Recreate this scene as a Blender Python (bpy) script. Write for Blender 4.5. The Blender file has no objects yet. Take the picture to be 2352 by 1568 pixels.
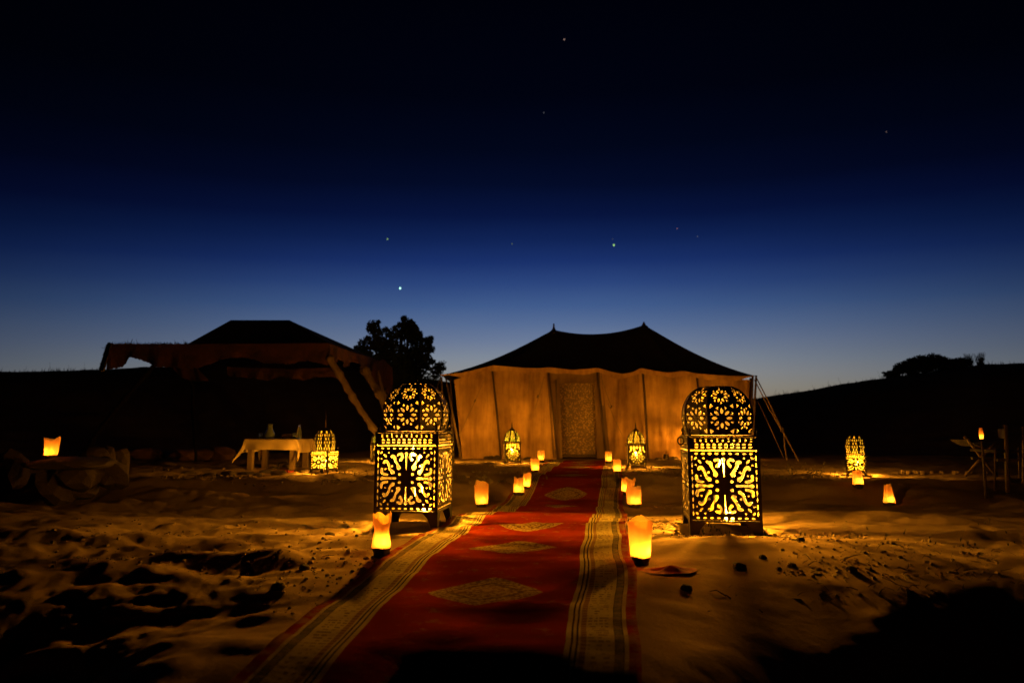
import bpy, bmesh, math, random
import numpy as np
from mathutils import Vector, Matrix

sc = bpy.context.scene
COL = sc.collection
R = math.radians
PI = math.pi

# ------------------------------------------------------------------ camera
CAM_Z = 0.75
PITCH = R(7.23)
F = 1568.0                       # focal length in pixels of a 2352 px wide frame (24 mm on 36 mm)
cam_d = bpy.data.cameras.new('camera')
cam = bpy.data.objects.new('camera', cam_d)
COL.objects.link(cam)
cam_d.lens = 24.0
cam_d.sensor_width = 36.0
cam_d.clip_start = 0.05
cam_d.clip_end = 4000
cam.location = (0, 0, CAM_Z)
cam.rotation_euler = (R(90) + PITCH, 0, 0)
cam_d.dof.use_dof = True
cam_d.dof.focus_distance = 5.2
cam_d.dof.aperture_fstop = 1.9
sc.camera = cam

# ------------------------------------------------------------------ sky
world = bpy.data.worlds.new('World')
sc.world = world
world.use_nodes = True
wn, wl = world.node_tree.nodes, world.node_tree.links
wn.clear()


def s2l(c):
    return tuple((x / 255 / 12.92) if x <= 10 else ((x / 255 + .055) / 1.055) ** 2.4 for x in c)


def wmath(op, a, b=None, c=None):
    n = wn.new('ShaderNodeMath')
    n.operation = op
    for i, x in enumerate((a, b, c)):
        if x is None:
            continue
        if isinstance(x, (int, float)):
            n.inputs[i].default_value = x
        else:
            wl.new(x, n.inputs[i])
    return n.outputs[0]


wout = wn.new('ShaderNodeOutputWorld')
tc = wn.new('ShaderNodeTexCoord')
sep = wn.new('ShaderNodeSeparateXYZ')
wl.new(tc.outputs['Generated'], sep.inputs[0])
elev = wmath('MULTIPLY', wmath('ARCSINE', sep.outputs[2]), 180 / PI)
SUN_AZ = R(2)                    # the sun went down almost straight ahead
hl = wmath('SQRT', wmath('ADD', wmath('MULTIPLY', sep.outputs[0], sep.outputs[0]),
                         wmath('ADD', wmath('MULTIPLY', sep.outputs[1], sep.outputs[1]), 1e-6)))
cosaz = wmath('DIVIDE', wmath('ADD', wmath('MULTIPLY', sep.outputs[0], math.sin(SUN_AZ)),
                              wmath('MULTIPLY', sep.outputs[1], math.cos(SUN_AZ))), hl)
away = wmath('SUBTRACT', 1.0, cosaz)
nz = wn.new('ShaderNodeTexNoise')
nz.inputs['Scale'].default_value = 2.2
nz.inputs['Detail'].default_value = 3
wmap = wn.new('ShaderNodeMapping')
wmap.inputs['Scale'].default_value = (1, 1, 5)
wl.new(tc.outputs['Generated'], wmap.inputs[0])
wl.new(wmap.outputs[0], nz.inputs['Vector'])
eff = wmath('ADD', elev, wmath('MULTIPLY', away, 7.0))
eff = wmath('ADD', eff, wmath('MULTIPLY', wmath('SUBTRACT', nz.outputs[0], .5), 1.0))
ramp = wn.new('ShaderNodeValToRGB')
cr = ramp.color_ramp
cr.interpolation = 'LINEAR'
STOPS = [(0.0, (140, 116, 88)), (2.2, (146, 130, 106)), (3.8, (147, 143, 134)), (4.8, (140, 143, 147)), (5.9, (127, 137, 152)),
         (7.4, (106, 122, 152)), (8.8, (86, 108, 148)), (10.3, (64, 91, 140)), (12.1, (43, 69, 125)), (13.9, (25, 48, 106)),
         (15.7, (15, 34, 84)), (17.5, (7, 20, 62)), (20, (3, 11, 40)), (23, (1.2, 6, 26)), (27, (.5, 2.5, 15)),
         (34, (.25, 1.0, 8)), (55, (.15, .5, 4))]
while len(cr.elements) < len(STOPS):
    cr.elements.new(0.5)
for e, (d, c) in zip(cr.elements, STOPS):
    e.position = d / 60
    e.color = (*s2l(c), 1)
wl.new(wmath('DIVIDE', eff, 60.0), ramp.inputs[0])
# the physical twilight sky (sun below the horizon) adds its share of blue
nish = wn.new('ShaderNodeTexSky')
nish.sky_type = 'NISHITA'
nish.sun_disc = False
nish.sun_elevation = R(-7)
nish.sun_rotation = SUN_AZ
bg1 = wn.new('ShaderNodeBackground')
bg2 = wn.new('ShaderNodeBackground')
wl.new(ramp.outputs[0], bg1.inputs[0])
wl.new(wmath('ADD', .05, wmath('MULTIPLY', .95, wmath('POWER', 2.718, wmath('MULTIPLY', away, -4.3)))), bg1.inputs[1])
wl.new(nish.outputs[0], bg2.inputs[0])
bg2.inputs[1].default_value = 0.05
wadd = wn.new('ShaderNodeAddShader')
wl.new(bg1.outputs[0], wadd.inputs[0])
wl.new(bg2.outputs[0], wadd.inputs[1])
wl.new(wadd.outputs[0], wout.inputs[0])

sc.view_settings.view_transform = 'Standard'
sc.view_settings.look = 'None'
sc.view_settings.exposure = 0.0
sc.view_settings.gamma = 1.0
sc.view_settings.use_curve_mapping = False
sc.cycles.use_denoising = True
sc.cycles.max_bounces = 5
sc.cycles.diffuse_bounces = 3
sc.cycles.transmission_bounces = 4
sc.cycles.transparent_max_bounces = 12
sc.cycles.sample_clamp_indirect = 2.5
sc.cycles.caustics_reflective = False
sc.cycles.caustics_refractive = False
sc.cycles.light_sampling_threshold = 0.002

# light powers (W) and colours
P_BIG = 640.0
P_LOW = 280.0  # low light added inside the tall lanterns
P_SMALL = 360.0
P_BAG = 1.6
C_LAMP = (1.0, 0.43, 0.04)
C_BAG = (1.0, 0.42, 0.05)

random.seed(7)
rng = np.random.default_rng(11)

# ------------------------------------------------------------------ helpers
cp, sp = math.cos(PITCH), math.sin(PITCH)


def ray(u, v):
    x, y = (u - 1176) / F, (784 - v) / F
    return (x, cp - y * sp, sp + y * cp)


def D(u, v, y):
    """point seen at pixel (u, v) standing y metres in front of the camera"""
    d = ray(u, v)
    k = y / d[1]
    return Vector((d[0] * k, y, CAM_Z + d[2] * k))


def hash2(ix, iy, seed):
    n = (ix.astype(np.int64) * 374761393 + iy.astype(np.int64) * 668265263 + seed * 1442695041) & 0x7fffffff
    n = ((n ^ (n >> 13)) * 1274126177) & 0x7fffffff
    n = (n ^ (n >> 16)) & 0xffff
    return n / 65535.0


def vnoise(x, y, seed):
    ix, iy = np.floor(x), np.floor(y)
    fx, fy = x - ix, y - iy
    fx = fx * fx * fx * (fx * (fx * 6 - 15) + 10)
    fy = fy * fy * fy * (fy * (fy * 6 - 15) + 10)
    a, b = hash2(ix, iy, seed), hash2(ix + 1, iy, seed)
    c, d = hash2(ix, iy + 1, seed), hash2(ix + 1, iy + 1, seed)
    return (a + (b - a) * fx) + ((c + (d - c) * fx) - (a + (b - a) * fx)) * fy - .5


def sstep(a, b, x):
    t = np.clip((x - a) / (b - a), 0, 1)
    return t * t * (3 - 2 * t)


RIDGE = [(-900, 880), (-200, 862), (0, 853), (240, 849), (330, 842), (400, 841), (450, 834), (480, 822), (700, 820), (840, 830), (930, 862), (1030, 877), (1200, 892),
         (1500, 915), (1640, 922), (1740, 912), (1850, 897), (1940, 880), (2030, 868), (2100, 858), (2200, 845), (2260, 836), (2352, 834),
         (2500, 832), (2800, 845), (3200, 880)]
R_D = 44.0
_raz, _rz = [], []
for _u, _v in RIDGE:
    d = ray(_u, _v)
    hlen = math.hypot(d[0], d[1])
    _raz.append(math.atan2(d[0], d[1]))
    _rz.append(CAM_Z + d[2] / hlen * R_D)
RUG_SLOPE = 0.151


def rug_axis(y):
    return -0.05 + RUG_SLOPE * (y - 3.9)


FEET = []                        # dimples trodden into the sand
for _ in range(260):
    fx, fy = random.uniform(-6, 5.5), random.uniform(3.6, 10)
    if fx > .3 and fy < 5.2 and fx < 3.2:
        continue
    FEET.append((fx, fy, random.uniform(.07, .16), random.uniform(.003, .015), random.uniform(0, PI)))



def bank(y):
    return 0.075 * sstep(8.5, 9.4, y) - .14 * sstep(5.75, 6.7, y) * (1 - sstep(8.3, 9.3, y))


def foredrop(x, y):
    e = x - rug_axis(y)
    side = np.maximum(sstep(.68, 1.15, e), sstep(.72, 1.5, -e))
    y0 = 2.70 + .42 * side + .45 * sstep(.9, 2.2, -e) + .50 * sstep(1.25, 2.2, e) - .45 * np.exp(-((x - .25) / .45) ** 2) + .5 * vnoise(np.asarray(x) * 1.1, np.asarray(y) * .15, 91) + .22 * vnoise(np.asarray(x) * 3.7, np.asarray(y) * .4, 92)
    rt = sstep(1.0, 1.7, e)
    return -(.04 + .10 * side + .20 * rt) * (1 - sstep(2.4, 4.1, y)) - .20 * (1 - sstep(y0 - .85, y0, y))


FA = np.array(FEET)


def foot(xx, yy, f):
    ca, sa = np.cos(f[..., 4]), np.sin(f[..., 4])
    q = ((xx * ca + yy * sa) / f[..., 2]) ** 2 + ((yy * ca - xx * sa) / (f[..., 2] * .6)) ** 2
    return -f[..., 3] * (np.exp(-q) - .45 * np.exp(-((np.sqrt(q) - 1.7) / .45) ** 2))


def dimples(x, y):
    x, y = np.atleast_1d(x), np.atleast_1d(y)
    if x.size > 5000:
        return np.zeros_like(x)
    return foot(x[:, None] - FA[None, :, 0], y[:, None] - FA[None, :, 1], FA[None]).sum(1)


def ground(x, y, dim=None):
    x = np.asarray(x, float)
    y = np.asarray(y, float)
    r = np.hypot(x, y)
    az = np.arctan2(x, y)
    h = bank(y + .4 * vnoise(x * .7, y * .1, 3))
    near_rug = np.exp(-((x - rug_axis(y)) / .95) ** 4)
    # the smooth drift in front of the right lantern
    drift = np.exp(-((x - 1.75) / 1.1) ** 2 - ((y - 4.45) / .42) ** 2)
    smooth = np.exp(-((x - 1.6) / 1.25) ** 4 - ((y - 3.4) / 1.35) ** 4)
    h = h + 0.05 * drift + foredrop(x, y)
    a = (1 - .75 * smooth) * (1 - .55 * near_rug) * (1 + .3 * (1 - sstep(-2, 0, x)))
    fade = 1 / (1 + (r / 30) ** 2)
    h = h + a * fade * (.06 * vnoise(x * .5, y * 1.3, 5) + .065 * vnoise(x * .42 + .15 * y, y * 2.7, 6) + .035 * vnoise(x * 1.2 + .2 * y, y * 4.6, 16)
                        + .030 * np.maximum(0, vnoise(x * 3.2 + .8 * y, y * 6.5 + .5 * vnoise(x * 3, y * 3, 21), 7) + .1) * 1.6 + .016 * (1 - near_rug) * vnoise(x * 9, y * 13, 8)
                        + .006 * (1 - near_rug) * vnoise(x * 25, y * 25, 9))
    if dim is None:
        dim = dimples(x, y)
    h = h + dim * (1 - near_rug)
    # dunes
    rz = np.interp(az, _raz, _rz)
    up = sstep(21, R_D, r)
    down = sstep(R_D, R_D + 30, r)
    h = h + (rz - .15) * up * (1 - .55 * down) * (1 + .0 * x)
    h = h + up * .35 * vnoise(x * .12, y * .12, 12) * sstep(R_D + 1, R_D + 20, r) + up * .5 * vnoise(x * .35, y * .35, 14) * (1 - sstep(25, 40, r))
    h = h + up * .05 * vnoise(x * 1.3, y * 1.3, 13)
    return h


def gh(x, y):
    return float(ground(np.array([x]), np.array([y]))[0])


GY = np.arange(1.2, 30, .01)


def G(u, v, lift=0.0):
    """where the view ray through pixel (u, v) meets the sand"""
    d = ray(u, v)
    # march along the ray to the first point below the smoothed ground
    ys = GY
    k = ys / d[1]
    hz = CAM_Z + d[2] * k - (bank(ys) + foredrop(d[0] * k, ys))
    n_ = int(np.argmax(hz < 0)) if (hz < 0).any() else len(ys) - 1
    k = k[n_]
    x, y = float(d[0] * k), float(d[1] * k)
    return Vector((x, y, gh(x, y)))


def tag(o, label=None, cat=None, group=None, kind=None):
    if label:
        o['label'] = label
    if cat:
        o['category'] = cat
    if group:
        o['group'] = group
    if kind:
        o['kind'] = kind
    return o


def empty(name, loc=(0, 0, 0), rz=0.0, s=1.0):
    o = bpy.data.objects.new(name, None)
    o.empty_display_size = .1
    COL.objects.link(o)
    o.location = loc
    o.rotation_euler = (0, 0, rz)
    o.scale = (s, s, s)
    return o


def obj(name, mesh, parent=None, mat=None, loc=None):
    o = bpy.data.objects.new(name, mesh)
    COL.objects.link(o)
    if parent is not None:
        o.parent = parent
    if mat is not None and not mesh.materials:
        mesh.materials.append(mat)
    if loc is not None:
        o.location = loc
    return o


class MB:
    def __init__(self):
        self.v, self.f = [], []

    def add(self, vs, fs):
        n = len(self.v)
        self.v += [tuple(p) for p in vs]
        self.f += [tuple(i + n for i in f) for f in fs]
        return self

    def box(self, c, s, rot=None, taper=1.0):
        pts = []
        for dz in (-.5, .5):
            k = 1.0 if dz < 0 else taper
            for dx, dy in ((-.5, -.5), (.5, -.5), (.5, .5), (-.5, .5)):
                p = Vector((dx * s[0] * k, dy * s[1] * k, dz * s[2]))
                if rot is not None:
                    p = rot @ p
                pts.append(p + Vector(c))
        return self.add(pts, [(3, 2, 1, 0), (4, 5, 6, 7), (0, 1, 5, 4), (1, 2, 6, 5), (2, 3, 7, 6), (3, 0, 4, 7)])

    def tube(self, pts, rad, n=8, caps=True):
        pts = [Vector(p) for p in pts]
        if not hasattr(rad, '__len__'):
            rad = [rad] * len(pts)
        rings = []
        prev = None
        for i, p in enumerate(pts):
            a = pts[max(i - 1, 0)]
            b = pts[min(i + 1, len(pts) - 1)]
            t = (b - a).normalized()
            if prev is None:
                s = t.cross(Vector((0, 0, 1)) if abs(t.z) < .9 else Vector((1, 0, 0))).normalized()
            else:
                s = (prev - t * prev.dot(t)).normalized()
            prev = s
            w = t.cross(s)
            rings.append([p + (s * math.cos(2 * PI * k / n) + w * math.sin(2 * PI * k / n)) * rad[i] for k in range(n)])
        vs = [q for r_ in rings for q in r_]
        fs = []
        for i in range(len(pts) - 1):
            for k in range(n):
                fs.append((i * n + k, i * n + (k + 1) % n, (i + 1) * n + (k + 1) % n, (i + 1) * n + k))
        if caps:
            fs.append(tuple(range(n - 1, -1, -1)))
            fs.append(tuple((len(pts) - 1) * n + k for k in range(n)))
        return self.add(vs, fs)

    def lathe(self, prof, n=20, c=(0, 0, 0)):
        vs, fs = [], []
        for r_, z in prof:
            for k in range(n):
                a = 2 * PI * k / n
                vs.append((c[0] + r_ * math.cos(a), c[1] + r_ * math.sin(a), c[2] + z))
        for i in range(len(prof) - 1):
            for k in range(n):
                fs.append((i * n + k, i * n + (k + 1) % n, (i + 1) * n + (k + 1) % n, (i + 1) * n + k))
        return self.add(vs, fs)

    def grid(self, rows):
        m, n = len(rows), len(rows[0])
        vs = [p for r_ in rows for p in r_]
        fs = [(i * n + j, i * n + j + 1, (i + 1) * n + j + 1, (i + 1) * n + j) for i in range(m - 1) for j in range(n - 1)]
        return self.add(vs, fs)

    def mesh(self, name, origin=None, smooth=False):
        me = bpy.data.meshes.new(name)
        vs = self.v
        if origin is not None:
            o = origin
            vs = [(p[0] - o[0], p[1] - o[1], p[2] - o[2]) for p in vs]
        me.from_pydata(vs, [], self.f)
        if smooth:
            me.polygons.foreach_set('use_smooth', [True] * len(me.polygons))
        me.update()
        return me

    def build(self, name, mat, parent=None, origin=None, smooth=False):
        if origin is None and parent is not None:
            origin = parent.location if (parent.rotation_euler.z == 0 and parent.scale.x == 1 and parent.get('world_space')) else None
        return obj(name, self.mesh(name, origin, smooth), parent, mat)


# ------------------------------------------------------------------ materials
def new_mat(name):
    m = bpy.data.materials.new(name)
    m.use_nodes = True
    m.node_tree.nodes.clear()
    return m


class NT:
    def __init__(self, m):
        self.t = m.node_tree
        self.n, self.l = self.t.nodes, self.t.links

    def node(self, typ, ins=None, **kw):
        n = self.n.new(typ)
        for k, v in kw.items():
            setattr(n, k, v)
        for k, v in (ins or {}).items():
            self.set(n.inputs[k], v)
        return n

    def set(self, sock, v):
        if hasattr(v, 'is_output') or isinstance(v, bpy.types.NodeSocket):
            self.l.new(v, sock)
        else:
            sock.default_value = v

    def math(self, op, a, b=None, c=None):
        n = self.node('ShaderNodeMath', operation=op)
        for i, x in enumerate((a, b, c)):
            if x is not None:
                self.set(n.inputs[i], x)
        return n.outputs[0]

    def mix(self, f, a, b):
        n = self.node('ShaderNodeMix', data_type='RGBA')
        self.set(n.inputs[0], f)
        self.set(n.inputs[6], a)
        self.set(n.inputs[7], b)
        return n.outputs[2]

    def ramp(self, f, stops):
        n = self.node('ShaderNodeValToRGB')
        e = n.color_ramp.elements
        while len(e) < len(stops):
            e.new(.5)
        for el, (p, c) in zip(e, stops):
            el.position = p
            el.color = (*c, 1) if len(c) == 3 else c
        self.set(n.inputs[0], f)
        return n.outputs[0]


def rough_mat(name, c1, c2, scale=6.0, rough=.85, bump=.3, bscale=30.0, metal=0.0, stretch=(1, 1, 1), bdist=.01, spec=.3):
    m = new_mat(name)
    t = NT(m)
    co = t.node('ShaderNodeTexCoord').outputs['Object']
    mp = t.node('ShaderNodeMapping', {'Vector': co, 'Scale': stretch}).outputs[0]
    n1 = t.node('ShaderNodeTexNoise', {'Vector': mp, 'Scale': scale, 'Detail': 6.0, 'Roughness': .65}).outputs[0]
    n2 = t.node('ShaderNodeTexNoise', {'Vector': mp, 'Scale': bscale, 'Detail': 5.0, 'Roughness': .7}).outputs[0]
    f = t.ramp(n1, [(.3, (0, 0, 0)), (.7, (1, 1, 1))])
    colr = t.mix(f, (*c1, 1), (*c2, 1))
    b = t.node('ShaderNodeBump', {'Height': n2, 'Strength': bump, 'Distance': bdist})
    p = t.node('ShaderNodeBsdfPrincipled', {'Base Color': colr, 'Roughness': rough, 'Metallic': metal, 'Normal': b.outputs[0],
                                            'Specular IOR Level': spec})
    o = t.node('ShaderNodeOutputMaterial', {'Surface': p.outputs[0]})
    return m


M = {}
M['metal'] = rough_mat('dark_iron', (.045, .028, .012), (.03, .019, .009), 25, .55, .25, 120, .6, bdist=.002)
M['brass'] = rough_mat('aged_brass', (.16, .10, .035), (.08, .045, .018), 25, .45, .2, 120, .8, bdist=.002)
M['wood'] = rough_mat('rough_wood', (.20, .12, .06), (.09, .05, .025), 5, .85, .7, 22, stretch=(1, 1, .15))
M['wood_dark'] = rough_mat('dark_wood', (.10, .055, .03), (.045, .025, .015), 8, .7, .5, 30, stretch=(1, 1, .2))
M['roof'] = rough_mat('brown_wool_roof', (.022, .014, .008), (.035, .022, .013), 4, .95, .5, 60)
M['awning'] = rough_mat('brown_wool_awning', (.075, .022, .008), (.016, .006, .003), 3, .95, .8, 18, bdist=.03)
M['dark_wood'] = rough_mat('shaded_pole_wood', (.009, .006, .004), (.005, .003, .002), 8, 1.0, .4, 30, spec=0.0)  # shade on the left tent poles put into a near-black wood colour
M['rope'] = rough_mat('hemp_rope', (.32, .21, .11), (.2, .12, .06), 30, .95, .6, 160)
M['stone'] = rough_mat('desert_stone', (.075, .045, .026), (.032, .02, .012), 4, .9, .8, 14, bdist=.03)
M['clod'] = rough_mat('dark_clod', (.07, .042, .025), (.03, .018, .011), 9, .95, .8, 40)
M['pebble'] = rough_mat('pebbles', (.26, .17, .10), (.11, .07, .04), 3, .95, .5, 40)
M['twig'] = rough_mat('dry_twigs', (.12, .08, .04), (.05, .032, .018), 9, .9, .3, 40)
M['leaf'] = rough_mat('dark_foliage', (.030, .042, .018), (.055, .07, .03), 3, .8, .1, 40)
M['bark'] = rough_mat('bark', (.06, .042, .028), (.03, .02, .014), 8, .95, .8, 30)
M['bowl'] = rough_mat('dark_clay', (.05, .028, .016), (.025, .014, .01), 14, .8, .5, 60)
M['wax'] = rough_mat('wax', (.75, .66, .48), (.65, .55, .38), 10, .5, .05, 60)
M['table_cloth'] = rough_mat('cream_tablecloth', (.46, .31, .15), (.36, .23, .10), 8, .9, .25, 90)
M['canvas_dark'] = rough_mat('dark_canvas', (.03, .02, .014), (.02, .013, .01), 8, .95, .3, 90)
M['grass'] = rough_mat('dry_grass', (.14, .12, .045), (.07, .065, .025), 6, .9, .1, 40)
M['red_cloth'] = rough_mat('red_cloth', (.42, .05, .02), (.22, .03, .015), 8, .9, .4, 60)
M['cushion'] = rough_mat('cushion', (.14, .06, .035), (.07, .03, .02), 8, .9, .4, 60)


def sand_mat():
    m = new_mat('desert_sand')
    t = NT(m)
    co = t.node('ShaderNodeTexCoord').outputs['Object']
    n1 = t.node('ShaderNodeTexNoise', {'Vector': co, 'Scale': .8, 'Detail': 7.0, 'Roughness': .6}).outputs[0]
    n2 = t.node('ShaderNodeTexNoise', {'Vector': co, 'Scale': 55.0, 'Detail': 6.0, 'Roughness': .8}).outputs[0]
    n3 = t.node('ShaderNodeTexNoise', {'Vector': co, 'Scale': 9.0, 'Detail': 5.0, 'Roughness': .7}).outputs[0]
    f = t.ramp(n1, [(.35, (0, 0, 0)), (.65, (1, 1, 1))])
    c = t.mix(f, (.36, .235, .13, 1), (.27, .17, .095, 1))
    spk = t.ramp(n2, [(.30, (1, 1, 1)), (.42, (0, 0, 0))])
    c = t.mix(t.math('MULTIPLY', spk, .45), c, (.10, .06, .035, 1))
    pat = t.ramp(n3, [(.30, (1, 1, 1)), (.45, (0, 0, 0))])
    c = t.mix(t.math('MULTIPLY', pat, .4), c, (.16, .10, .055, 1))
    b1 = t.node('ShaderNodeBump', {'Height': n3, 'Strength': .35, 'Distance': .02})
    b2 = t.node('ShaderNodeBump', {'Height': n2, 'Strength': .5, 'Distance': .006, 'Normal': b1.outputs[0]})
    p = t.node('ShaderNodeBsdfDiffuse', {'Color': c, 'Normal': b2.outputs[0]})
    t.node('ShaderNodeOutputMaterial', {'Surface': p.outputs[0]})
    return m


M['sand'] = sand_mat()


def emit_mat(name, colr, s, sampling='NONE'):
    m = new_mat(name)
    t = NT(m)
    e = t.node('ShaderNodeEmission', {'Color': (*colr, 1), 'Strength': s})
    t.node('ShaderNodeOutputMaterial', {'Surface': e.outputs[0]})
    m.cycles.emission_sampling = sampling
    return m


M['flame'] = emit_mat('candle_flame', (1, .72, .28), 40)


def paper_mat():
    m = new_mat('waxed_paper')
    t = NT(m)
    co = t.node('ShaderNodeTexCoord').outputs['Object']
    mp = t.node('ShaderNodeMapping', {'Vector': co, 'Scale': (1, 1, .25)}).outputs[0]
    n1 = t.node('ShaderNodeTexNoise', {'Vector': mp, 'Scale': 45.0, 'Detail': 5.0, 'Roughness': .7}).outputs[0]
    c = t.mix(n1, (.95, .34, .05, 1), (1.0, .52, .12, 1))
    b = t.node('ShaderNodeBump', {'Height': n1, 'Strength': .4, 'Distance': .004})
    tr = t.node('ShaderNodeBsdfTranslucent', {'Color': c, 'Normal': b.outputs[0]})
    df = t.node('ShaderNodeBsdfDiffuse', {'Color': (.75, .55, .32, 1), 'Normal': b.outputs[0]})
    mx = t.node('ShaderNodeMixShader', {0: .25, 1: tr.outputs[0], 2: df.outputs[0]})
    t.node('ShaderNodeOutputMaterial', {'Surface': mx.outputs[0]})
    return m


M['paper'] = paper_mat()


def lining_mat(name, tint, trans, see=.75):
    m = new_mat(name)
    t = NT(m)
    co = t.node('ShaderNodeTexCoord').outputs['Object']
    mp = t.node('ShaderNodeMapping', {'Vector': co, 'Scale': (1, 1, .3)}).outputs[0]
    n1 = t.node('ShaderNodeTexNoise', {'Vector': mp, 'Scale': 22.0, 'Detail': 4.0, 'Roughness': .7}).outputs[0]
    c = t.mix(t.ramp(n1, [(.35, (0, 0, 0)), (.65, (1, 1, 1))]), (*trans, 1), (*[x * .45 for x in trans], 1))
    tr = t.node('ShaderNodeBsdfTranslucent', {'Color': c})
    ts = t.node('ShaderNodeBsdfTransparent', {'Color': (*tint, 1)})
    mx = t.node('ShaderNodeMixShader', {0: see, 1: tr.outputs[0], 2: ts.outputs[0]})
    t.node('ShaderNodeOutputMaterial', {'Surface': mx.outputs[0]})
    return m


M['lining'] = lining_mat('frosted_amber_lining', (1, .98, .5), (.05, .045, .045))
M['lining_small'] = lining_mat('thin_amber_lining', (1, .98, .6), (.06, .07, .02))
M['lining_green'] = lining_mat('frosted_yellow_green_glass', (1, 1, .75), (.035, .09, .015))


def canvas_mat(name, base, dark, brocade=False):
    m = new_mat(name)
    t = NT(m)
    co = t.node('ShaderNodeTexCoord').outputs['Object']
    n1 = t.node('ShaderNodeTexNoise', {'Vector': co, 'Scale': 1.3, 'Detail': 6.0, 'Roughness': .6}).outputs[0]
    mp = t.node('ShaderNodeMapping', {'Vector': co, 'Scale': (1, 1, .12)}).outputs[0]
    n2 = t.node('ShaderNodeTexNoise', {'Vector': mp, 'Scale': 9.0, 'Detail': 5.0, 'Roughness': .7}).outputs[0]
    n3 = t.node('ShaderNodeTexNoise', {'Vector': co, 'Scale': 120.0, 'Detail': 2.0}).outputs[0]
    f = t.ramp(t.math('ADD', t.math('MULTIPLY', n1, .6), t.math('MULTIPLY', n2, .4)), [(.38, (0, 0, 0)), (.62, (1, 1, 1))])
    c = t.mix(f, (*base, 1), (*dark, 1))
    if brocade:
        v = t.node('ShaderNodeTexVoronoi', {'Vector': co, 'Scale': 26.0}).outputs[0]
        n4 = t.node('ShaderNodeTexNoise', {'Vector': co, 'Scale': 16.0, 'Detail': 7.0, 'Roughness': .75}).outputs[0]
        g = t.ramp(t.math('ADD', t.math('MULTIPLY', v, .5), t.math('MULTIPLY', n4, .7)), [(.5, (0, 0, 0)), (.6, (1, 1, 1))])
        c = t.mix(g, c, (.24, .15, .08, 1))
    b = t.node('ShaderNodeBump', {'Height': t.math('ADD', t.math('MULTIPLY', n2, 1.0), t.math('MULTIPLY', n3, .1)), 'Strength': .45, 'Distance': .03})
    df = t.node('ShaderNodeBsdfDiffuse', {'Color': c, 'Normal': b.outputs[0]})
    tr = t.node('ShaderNodeBsdfTranslucent', {'Color': c})
    mx = t.node('ShaderNodeMixShader', {0: .06, 1: df.outputs[0], 2: tr.outputs[0]})
    t.node('ShaderNodeOutputMaterial', {'Surface': mx.outputs[0]})
    return m


M['canvas'] = canvas_mat('beige_canvas', (.60, .33, .13), (.26, .13, .05))
M['canvas_trim'] = canvas_mat('beige_canvas_trim', (.26, .15, .07), (.15, .085, .04))
M['brocade'] = canvas_mat('brocade_cloth', (.60, .36, .18), (.44, .25, .12), True)


def glass_mat():
    m = new_mat('clear_glass')
    t = NT(m)
    p = t.node('ShaderNodeBsdfPrincipled', {'Base Color': (.8, .85, .7, 1), 'Roughness': .03, 'Transmission Weight': .93, 'IOR': 1.45})
    t.node('ShaderNodeOutputMaterial', {'Surface': p.outputs[0]})
    return m


M['glass'] = glass_mat()


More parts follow.
